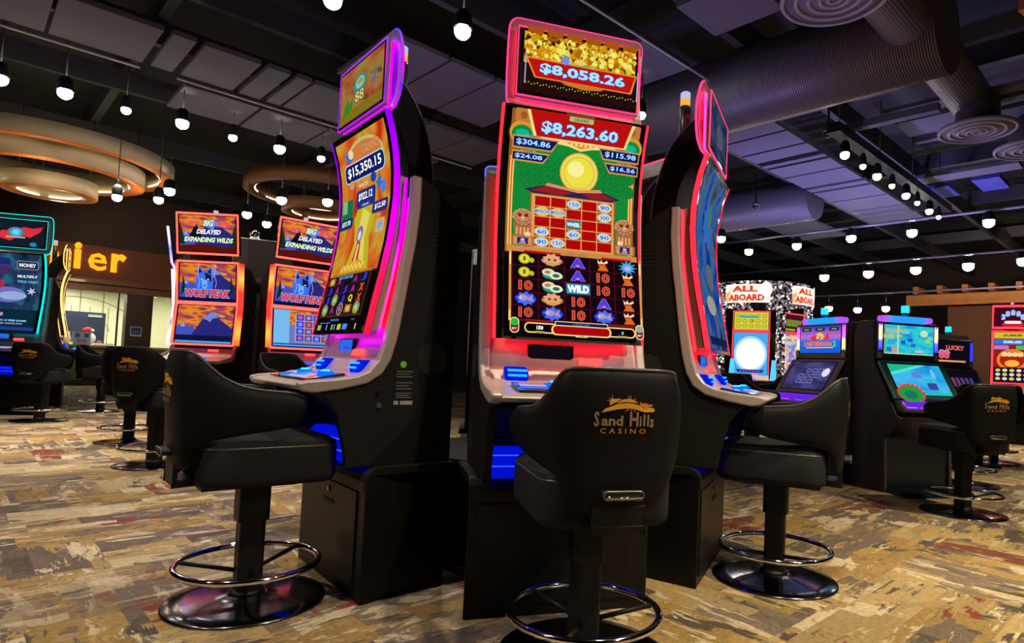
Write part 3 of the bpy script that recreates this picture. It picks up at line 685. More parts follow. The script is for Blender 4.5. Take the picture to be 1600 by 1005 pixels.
    for x, wd, col in ((-.19, .045, E8(150, 190, 50)), (-.095, .012, E8(90, 170, 230)), (-.03, .015, E8(190, 190, 60)), (0.0, .012, E8(90, 170, 230)), (.055, .04, E8(200, 200, 50)), (.12, .05, E8(60, 150, 240)), (.235, .012, E8(190, 200, 60))):
        c.rect(x - wd / 2, 1.080, x + wd / 2, 1.104, col)
def art_dragon_top(c):
    bg = emit_noise('art_amber_mist', [(120, 40, 30), (170, 80, 50), (175, 115, 60), (160, 140, 60), (120, 60, 40)], 2.5, .8, detail=3)
    c.rect(-.24, 2.052, .24, 2.297, bg); c.rect(-.24, 2.052, .24, 2.10, E8(150, 130, 30, .7))
    c.ell(-.01, 2.20, .075, .045, E8(70, 150, 130, .8)); c.ell(-.01, 2.205, .05, .028, E8(130, 200, 190, .9)); c.ell(-.01, 2.21, .03, .012, E8(190, 130, 60))
    c.text('88', -.01, 2.145, .050, E8(210, 205, 130), w=.10, bold=.02, outline=E8(40, 30, 20), ow=.05)
    c.poly([(-.19, 2.08), (-.09, 2.10), (-.08, 2.15), (-.12, 2.13), (-.15, 2.165), (-.18, 2.13)], E8(50, 130, 40)); c.poly([(.15, 2.14), (.17, 2.2), (.165, 2.23), (.15, 2.21), (.14, 2.17)], E8(50, 110, 170))
    c.rr(.05, 2.10, .10, 2.125, .005, E8(110, 70, 30))
def art_blue_main(c):
    bg = emit_noise('art_blue_swirl', [(14, 20, 60), (20, 60, 170), (60, 130, 220), (110, 130, 150), (30, 50, 130), (60, 70, 80)], 2.4, .5, detail=4, dist=1.2)
    c.rect(-.27, 1.08, .27, 1.965, bg); c.star(0, 1.72, .13, .09, 9, E8(60, 110, 200, .8)); c.ell(.02, 1.76, .05, .06, E8(70, 130, 110, .8)); c.ell(.02, 1.45, .10, .07, E8(120, 125, 130, .6))
    c.ell(-.05, 1.30, .12, .05, E8(170, 170, 160, .8)); c.rect(-.25, 1.10, .25, 1.14, E8(20, 30, 70))
def art_blue_top(c):
    c.rect(-.24, 2.052, .24, 2.297, emit_noise('art_dim_blue', [(25, 30, 35), (40, 60, 90), (70, 90, 120), (60, 70, 40)], 3, .6, detail=3)); c.ell(0, 2.17, .1, .06, E8(110, 110, 150, .5))
# ------------------------------------------------------------------ casino stool (local -Y is the way the sitter's back points away from; the seat opens towards +Y)
# plan of the wrap-around shell, from the rear centre to the arm tip: (x, y, top z, bottom z)
SHELL = [(0.0, -0.290, 0.965, 0.520), (0.05, -0.290, 0.965, 0.520), (0.105, -0.286, 0.965, 0.525), (0.140, -0.280, 0.964, 0.545), (0.166, -0.270, 0.962, 0.585), (0.184, -0.257, 0.957, 0.620),
         (0.200, -0.236, 0.940, 0.640), (0.214, -0.205, 0.908, 0.648), (0.225, -0.165, 0.872, 0.655), (0.235, -0.115, 0.845, 0.665), (0.243, -0.06, 0.832, 0.674),
         (0.249, -0.01, 0.827, 0.680), (0.253, 0.035, 0.824, 0.688), (0.256, 0.065, 0.820, 0.700), (0.257, 0.088, 0.812, 0.718), (0.257, 0.102, 0.795, 0.745)]
def rear_y(x):
    return interp([(a, b) for a, b, c, d in SHELL[:8]], abs(x))
def make_stool(label, loc, rz, group):
    t = thing('casino_stool', label, 'stool', (loc[0], loc[1], 0), rz, group)
    b = MB(); b.lathe([(0.2875, 0.0), (0.2875, 0.006), (0.282, 0.010), (0.22, 0.016), (0.12, 0.024), (0.075, 0.030), (0.07, 0.032)], 0, 0, M_GUN, 64); b.build('base', t)
    b = MB(); b.prism(rrect(-0.046, 0.046, -0.046, 0.046, 0.018, 4), 0.026, 0.34, M_BLACK, 'z')
    b.lathe([(0.07, 0.028), (0.06, 0.045), (0.05, 0.05)], 0, 0, M_BLACK, 24); pl = b.build('column', t)
    b = MB(); b.prism(rrect(-0.056, 0.056, -0.056, 0.056, 0.020, 4), 0.315, 0.475, M_BLACK, 'z'); b.build('column_sleeve', pl)
    b = MB(); b.torus(0, 0, 0.148, 0.253, 0.0125, M_CHROME); fr = b.build('foot_ring', t)
    for k in range(3):
        a = math.radians(90 + 120 * k + 30); c, s = math.cos(a), math.sin(a)
        b = MB(); b.tube([(0.04 * c, 0.04 * s, 0.115), (0.245 * c, 0.245 * s, 0.146)], 0.009, M_BLACK, n=8); b.build('spoke', fr)
    # seat cushion
    def slab(z0, z1, hx, y0, y1, r, mat, b, inset=0.02):
        ring = lambda d, z: [(x, y, z) for x, y in rrect(-hx + d, hx - d, y0 + d, y1 - d, max(r - d, 0.01), 6)]
        L = [ring(inset, z0), ring(0.004, z0 + 0.012), ring(0, z0 + 0.03), ring(0, z1 - 0.035), ring(0.008, z1 - 0.014), ring(0.028, z1 - 0.003), ring(0.07, z1 + 0.001), ring(0.14, z1 + 0.004)]
        n = len(L[0]); vs = [p for q in L for p in q]
        fs = [(i * n + j, i * n + (j + 1) % n, (i + 1) * n + (j + 1) % n, (i + 1) * n + j) for i in range(len(L) - 1) for j in range(n)]
        b.add(vs, fs, mat, True); b.add(L[0], [tuple(range(n))[::-1]], mat); b.add(L[-1], [tuple(range(n))], mat, True)
        return ring
    b = MB(); rg = slab(0.475, 0.648, 0.222, -0.225, 0.262, 0.085, M_CLOTH, b); st = b.build('seat', t)
    b = MB(); b.tube(rg(0.004, 0.618), 0.0045, M_PIPE, True, 6); b.build('seat_piping', st)
    b = MB(); b.box(-0.11, 0.11, -0.20, 0.13, 0.455, 0.48, M_BLACK); b.box(-0.085, 0.085, -0.288, -0.19, 0.475, 0.500, M_BLACK); b.box(-0.085, 0.085, -0.288, -0.272, 0.475, 0.56, M_BLACK); b.build('seat_bracket', t, bevel=0.003)
    # wrap-around back shell
    full = [(-x, y, a, c) for x, y, a, c in SHELL[::-1]] + SHELL[1:]
    rows = 9; th = 0.034; vs = []; n = len(full)
    nrm = []
    for i in range(n):
        p = full[max(i - 1, 0)]; q = full[min(i + 1, n - 1)]; dx, dy = q[0] - p[0], q[1] - p[1]; L = math.hypot(dx, dy); nrm.append((dy / L, -dx / L))
    for side in (0, 1):
        for i, (x, y, zt, zb) in enumerate(full):
            for k in range(rows):
                u = k / (rows - 1); z = zb + (zt - zb) * u; ed = 0.010 * (1 if k in (0, rows - 1) else 0)
                off = (ed if side == 0 else th - ed)
                lean = 0.02 * max(0, (z - 0.72)) / 0.24 * (1 if y < -0.15 else max(0, (0.05 - y) / 0.2))
                belly = 0.012 * math.sin(PI * u)
                vs.append((x - nrm[i][0] * off + nrm[i][0] * belly, y - nrm[i][1] * off + nrm[i][1] * belly - lean, z))
    f = []; N = n * rows
    for i in range(n - 1):
        for k in range(rows - 1):
            a = i * rows + k; f.append((a, a + rows, a + rows + 1, a + 1)); f.append((N + a, N + a + 1, N + a + rows + 1, N + a + rows))
        a = i * rows; f.append((a, N + a, N + a + rows, a + rows)); a += rows - 1; f.append((a, a + rows, N + a + rows, N + a))
    for k in range(rows - 1):
        f.append((k, k + 1, N + k + 1, N + k)); a = (n - 1) * rows + k; f.append((a, N + a, N + a + 1, a + 1))
    b = MB(); b.add(vs, f, M_VINYL, True); bk = b.build('backrest', t, sub=1)
    b = MB(); b.tube([(vs[i * rows + rows - 1][0] * .985, vs[i * rows + rows - 1][1] * .985, vs[i * rows + rows - 1][2] - 0.001) for i in range(n)], 0.0055, M_PIPE, False, 8); b.build('edge_piping', bk)
    b = MB(); yy = -0.322
    b.prism(rrect(-0.062, 0.062, 0.585, 0.607, 0.0105, 5), yy + 0.0, yy + 0.03, M_VENT, 'y'); hd = b.build('hand_slot', bk)
    b = MB(); b.tube([(x, yy - 0.001, z) for x, z in rrect(-0.062, 0.062, 0.584, 0.608, 0.0115, 5)], 0.0028, M_DARKSILV, True, 6)
    b.tube([(-0.055, yy - 0.003, 0.592), (0.0, yy - 0.004, 0.589), (0.055, yy - 0.003, 0.592)], 0.004, M_CHROME, n=6); b.build('slot_rim', hd)
    # embroidered badge on the outside of the back
    g = surf('gold_thread', rgb(208, 150, 22), 0.6, bump=.6, bscale=900); g2 = surf('amber_thread', rgb(190, 115, 20), 0.6); tn = surf('taupe_thread', rgb(132, 104, 80), 0.7)
    c = Canvas()
    def P(u, v): return ((u - 765) / 900 * 0.19, 0.858 - (v - 330) / 900 * 0.19)
    c.poly([P(*p) for p in [(410, 435), (455, 380), (520, 355), (640, 310), (760, 296), (860, 300), (940, 318), (1050, 345), (1180, 355), (1210, 385), (1190, 415), (1050, 418), (960, 395), (860, 372), (760, 372), (640, 385), (540, 405)]], g)
    c.poly([P(*p) for p in [(515, 335), (530, 240), (690, 238), (640, 275)]], g)
    c.poly([P(*p) for p in [(620, 300), (700, 250), (800, 232), (880, 250), (950, 295), (860, 285), (740, 282)]], g)
    c.poly([P(*p) for p in [(950, 325), (980, 292), (1070, 290), (1110, 308), (1168, 308), (1160, 338), (1050, 350)]], g2)
    for (a, d) in (((505, 230), (530, 250)), ((555, 190), (548, 240)), ((480, 265), (525, 270)), ((790, 190), (798, 235)), ((830, 195), (820, 240)), ((900, 225), (880, 255)), ((965, 270), (975, 295)), ((850, 375), (835, 425)), ((870, 375), (905, 425)), ((810, 380), (750, 408))):
        c.line([P(*a), P(*d)], 0.0016, g)
    def hand(ltrs, x0, x1, z0, z1):
        pass
    c.text('S', P(340, 525)[0], P(340, 525)[1], 0.044, tn, w=.016, bold=.03); c.text('and', P(568, 540)[0], P(568, 545)[1], 0.030, tn, w=.067, bold=.03)
    c.text('H', P(890, 525)[0], P(890, 520)[1], 0.043, tn, w=.028, bold=.03); c.text('i', P(990, 545)[0], P(990, 545)[1], 0.030, tn, w=.006, bold=.03); c.text('l', P(1045, 530)[0], P(1045, 530)[1], 0.035, tn, w=.006, bold=.03)
    c.text('l', P(1105, 535)[0], P(1105, 535)[1], 0.035, tn, w=.006, bold=.03); c.text('s', P(1165, 565)[0], P(1165, 570)[1], 0.026, tn, w=.012, bold=.03)
    c.text('CASINO', P(735, 685)[0], P(735, 685)[1], 0.0150, g2, w=.143, bold=.01, space=1.6)
    # wrap on the rear face (same lean and belly as the shell)
    def fn(x, z, l):
        zb = interp([(a, d) for a, b_, c_, d in SHELL[:8]], abs(x)); zt = 0.962
        u = (z - zb) / (zt - zb); lean = 0.02 * max(0, z - 0.72) / 0.24
        return (x, rear_y(x) - 0.012 * math.sin(PI * u) - lean - 0.0022 - l, z)
    c.build('embroidered_badge', fn, bk, [0.76 + .02 * i for i in range(8)], [-.08, -.04, 0, .04, .08])
    return t
# ------------------------------------------------------------------ floor
def carpet():
    m, nt, out = new_mat('patchwork_carpet'); N = nt.nodes.new; L = nt.links.new
    tc = N('ShaderNodeTexCoord')
    def mapping(src, rot=0.0, sc=(1, 1, 1), loc=(0, 0, 0)):
        mp = N('ShaderNodeMapping'); mp.inputs['Rotation'].default_value = (0, 0, rot); mp.inputs['Scale'].default_value = sc; mp.inputs['Location'].default_value = loc; L(src, mp.inputs['Vector']); return mp.outputs[0]
    base0 = mapping(tc.outputs['Object'], math.radians(-45)); base1 = mapping(tc.outputs['Object'], math.radians(45))
    def brick(v, w, h, off, loc):
        b = N('ShaderNodeTexBrick'); b.inputs['Color1'].default_value = (0, 0, 0, 1); b.inputs['Color2'].default_value = (1, 1, 1, 1)
        b.inputs['Mortar Size'].default_value = 0; b.inputs['Scale'].default_value = 1; b.inputs['Brick Width'].default_value = w; b.inputs['Row Height'].default_value = h
        b.offset = off; b.inputs['Bias'].default_value = 0; L(mapping(v, loc=loc), b.inputs['Vector']); return b.outputs['Color']
    def ramp(src, stops, const=True):
        r = N('ShaderNodeValToRGB'); r.color_ramp.interpolation = 'CONSTANT' if const else 'LINEAR'; el = r.color_ramp.elements
        while len(el) < len(stops): el.new(.5)
        for i, (p, c) in enumerate(stops): el[i].position = p; el[i].color = (*rgb(*c), 1)
        L(src, r.inputs[0]); return r.outputs[0]
    def noise(v, sc, stretch, det=6, dist=0.0, rough=.6):
        n = N('ShaderNodeTexNoise'); n.inputs['Scale'].default_value = sc; n.inputs['Detail'].default_value = det; n.inputs['Distortion'].default_value = dist; n.inputs['Roughness'].default_value = rough; L(mapping(v, sc=stretch), n.inputs['Vector']); return n.outputs['Fac']
    def mix(f, a, b):
        x = N('ShaderNodeMix'); x.data_type = 'RGBA'; L(f, x.inputs['Factor']); L(a, x.inputs['A']); L(b, x.inputs['B']); return x.outputs['Result']
    def thr(src, lo, hi):
        x = N('ShaderNodeMapRange'); x.inputs['From Min'].default_value = lo; x.inputs['From Max'].default_value = hi; L(src, x.inputs['Value']); return x.outputs[0]
    pal = [(0, (148, 128, 92)), (.13, (116, 104, 92)), (.27, (166, 144, 102)), (.40, (98, 86, 80)), (.5, (142, 118, 74)), (.62, (170, 156, 128)), (.74, (124, 108, 94)), (.85, (146, 120, 78)), (.96, (112, 66, 52))]
    pal2 = [(0, (176, 162, 134)), (.18, (80, 72, 68)), (.34, (158, 130, 82)), (.5, (190, 176, 150)), (.62, (106, 94, 86)), (.78, (150, 130, 98)), (.955, (122, 58, 46))]
    cols = []
    for v, o in ((base0, 0.0), (base1, 3.7)):
        a = ramp(brick(v, .56, .28, .5, (o, o, 0)), pal); b = ramp(brick(v, .28, .14, .37, (o + .1, o + .05, 0)), pal2)
        col = mix(thr(noise(v, 3.4, (1.0, 2.2, 1), 8, .5, .62), .505, .53), a, b)
        st = ramp(brick(v, .37, .07, .3, (o + .4, o + .2, 0)), [(0, (188, 176, 154)), (.3, (100, 90, 82)), (.5, (162, 136, 88)), (.7, (86, 76, 72)), (.85, (182, 166, 136))])
        cols.append(mix(thr(noise(v, 5.0, (.9, 4.2, 1), 8, .7, .68), .555, .585), col, st))
    ck = brick(base0, 1.12, .56, .5, (0, 0, 0))
    col = mix(thr(ck, .49, .51), cols[0], cols[1])
    fine = N('ShaderNodeMix'); fine.data_type = 'RGBA'; fine.blend_type = 'MULTIPLY'; fine.inputs['Factor'].default_value = 0.55
    L(col, fine.inputs['A']); g = ramp(noise(base0, 45, (1, 1, 1), 5), [(0.25, (120, 120, 120)), (.75, (255, 255, 255))], False); L(g, fine.inputs['B'])
    b = N('ShaderNodeBsdfPrincipled'); b.inputs['Roughness'].default_value = 0.9; b.inputs['Specular IOR Level'].default_value = 0.15
    L(fine.outputs['Result'], b.inputs['Base Color'])
    bp = N('ShaderNodeBump'); bp.inputs['Strength'].default_value = .35; bp.inputs['Distance'].default_value = .004; L(noise(base0, 350, (1, 1, 1), 2), bp.inputs['Height']); L(bp.outputs[0], b.inputs['Normal'])
    L(b.outputs[0], out.inputs[0]); return m
b = MB(); b.box(-24, 30, -8, 44, -0.1, 0.0, carpet()); b.build('floor', kind='structure')

# ------------------------------------------------------------------ the near carousel
PK = emit('led_pink', (1.0, 0.02, 0.13), 3.2); RD = emit('led_red', (1.0, 0.015, 0.03), 2.6)
VIO = emit_vgrad('led_violet_to_red', [(0.0, (1.0, .01, .03)), (.28, (1.0, .01, .08)), (.45, (1.0, .0, .6)), (.62, (.55, .0, 1.0)), (1.0, (.22, .0, 1.0))], 1.35, 1.06, 1.99)
VTOP = emit_vgrad('led_violet_blue', [(0.0, (.75, .0, 1.0)), (.35, (.10, .02, 1.0)), (.62, (.8, .0, 1.0)), (1.0, (.05, .05, 1.0))], 1.4, 1.985, 2.36)
GR = emit('glow_red', (1.0, .004, .008), 16)
GV = emit_vgrad('glow_violet_red', [(0.0, (.35, .0, 1.0)), (.02, (.8, .0, .6)), (.06, (1.0, .005, .03)), (.4, (1.0, .005, .05)), (.6, (.9, .0, .5)), (1.0, (.5, .0, 1.0))], 15, 1.06, 1.75)
GP = emit('glow_pink', (1.0, .008, .08), 16)
GVT = emit('glow_violet', (.35, .0, 1.0), 15)
POD = 'slot machines of the near carousel'
SG = 'stools at the near carousel'
def face(deg): return math.radians(deg + 90)
slot_machine('tall curved slot machine with pink-lit topper reading $8,058.26, facing the camera', (-0.03, 2.487), face(-73), RD, art_jackpot_main, art_jackpot_top, POD, led_top=PK, plates=2, glow=GR, glow_top=GP)
tL, cabL, _ = slot_machine('tall curved slot machine with violet-lit edges showing $15,350.15, on the left', (-1.045, 2.750), face(-139), VIO, art_dragon_main, art_dragon_top, POD, led_top=VTOP, glow=GV, glow_top=GVT)
side_labels(cabL, 1)
slot_machine('tall curved slot machine seen edge-on with pink edges and blue swirling screen', (0.712, 3.165), face(-22), RD, art_blue_main, art_blue_top, POD, led_top=PK, glow=GR, glow_top=GP, accent=E8(255, 40, 120))
# three more stand back to back behind them
BLUE_L = emit('led_blue', (0.03, 0.08, 1.0), 3)
slot_machine('slot machine behind the left one, far side of the carousel, blue topper edge', (-1.33, 3.90), face(158), BLUE_L, None, None, POD, led_top=BLUE_L, detail=False)
slot_machine('slot machine at the back of the carousel, cream topper back with blue edge', (-0.43, 4.50), face(98), RD, None, None, POD, led_top=BLUE_L, detail=False)
slot_machine('slot machine behind the right one, cream topper back with red edge', (0.50, 4.22), face(38), PK, None, None, POD, led_top=PK, detail=False)

t = thing('carousel_core', 'low black core filling the middle of the near carousel', 'cabinet', (-0.31, 3.50, 0))
b = MB(); b.lathe([(.56, 0), (.56, .50), (.30, .52), (.28, .52), (.28, 1.5), (.2, 1.52)], 0, 0, M_BODY, 12, smooth=False); b.build('core_housing', t)
make_stool('black wrap-back stool nearest the camera, back with gold dune badge towards us', (0.061, 2.149), face(-73), SG)
proto = [o for o in COL.objects if o.name == 'casino_stool'][0]
dup(proto, (-1.248, 2.486, 0), face(-139), 'black stool in front of the violet-lit machine, seen from its right side')
dup(proto, (0.984, 3.0245, 0), face(-24), 'black stool at the edge-on machine on the right, seen from its left side')
# ------------------------------------------------------------------ the hall (laid out on its own 45 degree grid)
def pqbox(p0, p1, q0, q1, z0, z1, mat, b=None):
    """box in the room grid: returns a builder"""
    b = b or MB(); vs = []
    for p in (p0, p1):
        for q in (q0, q1):
            for z in (z0, z1): x, y = PQ(p, q); vs.append((x, y, z))
    return b.add(vs, [(0, 1, 3, 2), (4, 6, 7, 5), (0, 4, 5, 1), (2, 3, 7, 6), (0, 2, 6, 4), (1, 5, 7, 3)], mat)
M_CEIL = surf('black_painted_deck', (0.012, 0.012, 0.015), 0.8, bump=.3, bscale=8)
M_BEAM = surf('charcoal_steel', (0.05, 0.048, 0.06), 0.6, 0.2)
M_PANEL = surf('lilac_grey_acoustic_panel', (0.105, 0.10, 0.135), 0.85, var=.12, vscale=1.5)
M_PANEL2 = surf('blue_acoustic_panel', (0.03, 0.04, 0.30), 0.85)
M_DUCT = surf('spiral_duct_paint', (0.13, 0.12, 0.15), 0.42, 0.35)
_nt = M_DUCT.node_tree; _b = [n for n in _nt.nodes if n.type == 'BSDF_PRINCIPLED'][0]; _tc = [n for n in _nt.nodes if n.type == 'TEX_COORD'][0]
_mp = _nt.nodes.new('ShaderNodeMapping'); _mp.inputs['Rotation'].default_value = (0, 0, math.radians(45)); _nt.links.new(_tc.outputs['Object'], _mp.inputs['Vector'])
_w = _nt.nodes.new('ShaderNodeTexWave'); _w.inputs['Scale'].default_value = 15.0; _w.inputs['Distortion'].default_value = 0.15; _nt.links.new(_mp.outputs[0], _w.inputs['Vector'])
_bp = _nt.nodes.new('ShaderNodeBump'); _bp.inputs['Strength'].default_value = 0.5; _bp.inputs['Distance'].default_value = 0.004; _nt.links.new(_w.outputs['Fac'], _bp.inputs['Height']); _nt.links.new(_bp.outputs[0], _b.inputs['Normal'])
M_WALLD = surf('dark_brown_wall', (0.035, 0.022, 0.018), 0.8, var=.2, vscale=2)
M_FASCIA = surf('maroon_brown_fascia', rgb(98, 58, 38), 0.75, var=.15, vscale=3)
M_TRIMW = surf('walnut_trim', rgb(104, 62, 30), 0.5, var=.3, vscale=4)
M_OLIVE = surf('olive_counter_front', rgb(150, 138, 40), 0.7)
M_CREAM = surf('cream_back_wall', rgb(226, 226, 190), 0.7)
M_GROOVE = surf('groove_grey_green', rgb(90, 96, 70), 0.8)
P0, P1, Q0, Q1, ZC = -9.0, 21.0, -13.0, 18.86, 4.7
pqbox(P0, P1, Q0, Q1 + 4, ZC, ZC + .15, M_CEIL).build('ceiling', kind='structure')
pqbox(P0 - .2, P0, Q0, Q1 + 4, 0, ZC, M_WALLD).build('wall_left', kind='structure')
pqbox(P1, P1 + .2, Q0, Q1 + 4, 0, ZC, M_WALLD).build('wall_right', kind='structure')
pqbox(P0, P1, Q0 - .2, Q0, 0, ZC, M_WALLD).build('wall_front', kind='structure')
# cashier wall: fascia above, counter below, openings between columns
pqbox(P0, P1, Q1, Q1 + .2, 3.34, ZC, M_WALLD).build('wall_back', kind='structure')
pqbox(P0, 6.0, Q1 - .12, Q1 + .2, 2.55, 3.34, M_FASCIA).build('trim_1', kind='structure')
pqbox(P0, 6.0, Q1 - .18, Q1 + .2, 2.44, 2.55, M_TRIMW).build('trim_2', kind='structure')
pqbox(P0, 6.0, Q1 - .08, Q1 + .2, 2.27, 2.44, M_TRIMW).build('trim_3', kind='structure')
pqbox(P0, 6.0, Q1 + .0, Q1 + .2, 0.13, 0.92, M_OLIVE).build('wall_counter', kind='structure')
pqbox(P0, 6.0, Q1 - .03, Q1 + .0, 0.0, 0.13, surf('dark_plinth', (0.03, 0.025, 0.02), .5)).build('baseboard_back', kind='structure')
pqbox(P0, 6.0, Q1 - .9, Q1 - .03, 0.0, 0.004, surf('tan_floor_border', rgb(200, 176, 110), .5)).build('trim_4', kind='structure')
pqbox(3.02, 3.56, Q1 - .10, Q1 + .3, 0.92, 2.27, surf('espresso_column', rgb(52, 38, 22), .6, var=.3, vscale=3)).build('wall_pier', kind='structure')
pqbox(6.0, P1, Q1, Q1 + .2, 0, 3.34, M_WALLD).build('wall_back_right', kind='structure')
# cash desk room behind
pqbox(P0, 6.0, Q1 + 3.4, Q1 + 3.5, 0, 3.4, M_CREAM).build('wall_office', kind='structure')
pqbox(P0, 6.0, Q1 + .2, Q1 + 3.4, 2.62, 2.7, surf('office_ceiling', (0.5, 0.5, 0.42), .8)).build('ceiling_office', kind='structure')
pqbox(6.0, 6.1, Q1 + .2, Q1 + 3.4, 0, 3.4, M_CREAM).build('wall_office_side', kind='structure')
def onwall(cv, name, p0, q, parent=None, lift=1, **k):
    def fn(a, z, l):
        x, y = PQ(p0 + a, q - l); return (x, y, z)
    return cv.build(name, fn, parent, **k)
c = Canvas()
for i in range(12): c.rect(-3 + i * .52, 0.9, -2.985 + i * .52, 2.5, M_GROOVE)
c.line([(2.1 + 1.55 * math.cos(a), 1.25 + 1.05 * math.sin(a)) for a in [PI * i / 20 for i in range(21)]], .015, M_GROOVE)
c.line([(2.1 + .8 * math.cos(a), 1.35 + .5 * math.sin(a)) for a in [PI * i / 20 for i in range(21)]], .015, M_GROOVE)
for i in range(7): c.rect(.75 + i * .42, .9, .762 + i * .42, 2.05, M_GROOVE)
onwall(c, 'trim_5', 0.3, Q1 + 3.39)['kind'] = 'structure'
# glass panes with dark mullions
for k, (a, d) in enumerate(((-4.0, 0.15), (0.15, 1.82), (1.86, 3.02), (3.56, 5.0))):
    g = pqbox(a, d, Q1 + .09, Q1 + .10, .97, 2.27, None)
    if 'glass_pane' not in MATS:
        m, nt, out = new_mat('glass_pane'); gl = nt.nodes.new('ShaderNodeBsdfGlossy'); gl.inputs['Roughness'].default_value = .03; tr = nt.nodes.new('ShaderNodeBsdfTransparent'); mx = nt.nodes.new('ShaderNodeMixShader'); mx.inputs[0].default_value = .07
        nt.links.new(tr.outputs[0], mx.inputs[1]); nt.links.new(gl.outputs[0], mx.inputs[2]); nt.links.new(mx.outputs[0], out.inputs[0]); MATS['glass_pane'] = m
    g.mats = [MATS['glass_pane']]
    g.build('window_%d' % (k + 1), kind='structure')
for k, p in enumerate((0.13, 1.82, 2.86)):
    pqbox(p, p + .035, Q1 + .07, Q1 + .13, .97, 2.27, surf('dark_mullion', (0.02, 0.02, 0.03), .4)).build('trim_%d' % (6 + k), kind='structure')
for a_, d_, l_ in ((-3.9, 3.01, 'pale stone ledge under the main cashier windows'), (3.57, 5.98, 'pale stone ledge under the cashier window right of the dark pier')):
    tag(pqbox(a_, d_, Q1 - .12, Q1 + .5, .921, .97, surf('counter_top_stone', rgb(190, 180, 160), .3)).build('counter_top'), l_, 'counter')
# dark service screen and things on the desk
m_scr = pqbox(1.95, 2.80, Q1 + 1.2, Q1 + 1.26, .99, 1.80, surf('slate_blue_screen', rgb(52, 62, 88), .3)); o = m_scr.build('privacy_screen'); tag(o, 'slate blue privacy screen standing behind the cashier window', 'screen')
pqbox(2.44, 2.72, Q1 + 1.18, Q1 + 1.20, 1.68, 1.74, surf('pale_sign', rgb(170, 190, 180), .6)).build('sign_strip', o)
x, y = PQ(2.40, Q1 + .75)
t = thing('knitted_snowman', 'round white snowman figure in a red cap behind the cashier glass', 'figurine', (x, y, .97))
b = MB(); b.sphere((0, 0, .16), .17, surf('white_felt', (.75, .78, .75), .8), sc=(1, 1, .95)); b.build('body', t)
b = MB(); b.sphere((0, 0, .36), .11, surf('red_felt', rgb(190, 20, 50), .8), sc=(1, 1, .7)); b.sphere((.12, 0, .36), .035, surf('white_felt', (.75, .78, .75), .8)); b.build('red_cap', t)
x, y = PQ(2.21, Q1 + .05)
t = thing('notice_stand', 'small upright pale blue notice in a clear stand on the cashier ledge', 'sign', (x, y, .97), math.radians(45))
b = MB(); b.box(-.17, .17, -.012, .0, 0, .30, surf('clear_acrylic_edge', (.45, .6, .75), .2)); hn = b.build('holder', t)
c = Canvas(); c.rect(-.16, .01, .16, .29, surf('notice_paper', rgb(150, 190, 225), .6)); c.rect(-.10, .05, .10, .13, surf('notice_red', rgb(190, 120, 120), .6)); c.rect(-.13, .17, -.04, .26, surf('notice_blue', rgb(50, 90, 160), .6)); c.rect(.04, .17, .13, .26, surf('notice_blue', rgb(50, 90, 160), .6))
c.build('printed_notice', lambda x, z, l: (x, -.0125 - l, z), hn)
for k, (p, h, col) in enumerate(((1.55, .22, (235, 235, 225)), (2.0, .30, (190, 180, 150)), (2.62, .12, (160, 80, 50)))):
    x, y = PQ(p, Q1 + .62); b = MB(); b.lathe([(.07, 0), (.075, h * .5), (.045, h * .8), (.04, h)], 0, 0, surf('pot_%d' % k, rgb(*col), .6), 16); o = b.build('desk_jar'); o.location = (x, y, .97)
    tag(o, ('white jar at the left end of the cashier desk', 'tall beige jar beside the slate screen behind the cashier glass', 'small terracotta pot low on the right of the slate screen')[k], 'jar')
for k, p in enumerate((1.75, 2.12, 2.55, 2.75)):
    x, y = PQ(p, Q1 + .32); b = MB(); b.prism([(-.09, 0), (.09, 0), (.09, .012), (-.07, .05)], -.10, .10, surf('paper_white', (.8, .8, .75), .7)); o = b.build('paper_tray'); o.location = (x, y, .97); o.rotation_euler = (0, 0, .4 * k)
    tag(o, 'white paper tray on the cashier desk, %s from the left' % ('first', 'second', 'third', 'fourth')[k], 'tray', 'paper trays on the cashier desk')
x, y = PQ(1.72, Q1 + .9)
t = thing('decorated_tree', 'slim tree with red and purple baubles at the left of the cashier window', 'plant', (x, y, .0))
b = MB(); b.lathe([(.16, .9), (.14, 1.1), (.10, 1.5), (.05, 1.85), (.01, 2.0)], 0, 0, surf('dark_fir', (.02, .05, .03), .8), 14); b.lathe([(.03, 0), (.03, .9)], 0, 0, M_BLACK, 8); b.build('foliage', t)
rr = random.Random(5)
for k in range(16):
    z = .98 + k * .055; a = rr.uniform(0, 6.28); r = interp([(.9, .16), (1.5, .10), (2, .02)], z)
    b = MB(); b.sphere((r * math.cos(a), r * math.sin(a), z), .035, surf(('bauble_red', 'bauble_purple')[k % 2], (rgb(190, 20, 50), rgb(90, 50, 130))[k % 2], .25), n=10, k=6); b.build('bauble', t)
c = Canvas(); c.rect(-.12, 1.23, .12, 1.47, surf('poster_pale', rgb(170, 180, 200), .6)); c.rect(-.10, 1.27, .10, 1.45, surf('poster_navy', rgb(40, 60, 110), .6)); c.text('NOTICE', 0, 1.42, .03, surf('poster_red', rgb(190, 90, 60), .6), w=.14); c.rect(-.07, 1.33, .07, 1.34, surf('poster_pale', rgb(170, 180, 200), .6))
c.items = [it for k, it in enumerate(c.items) if k != 2]
b = pqbox(3.12, 3.36, Q1 - .112, Q1 - .101, 1.23, 1.47, M_BLACK); o = b.build('wall_poster'); tag(o, 'small blue poster on the dark pier beside the cashier window', 'poster')
onwall(c, 'printed_sheet', 3.24, Q1 - .1125, o)
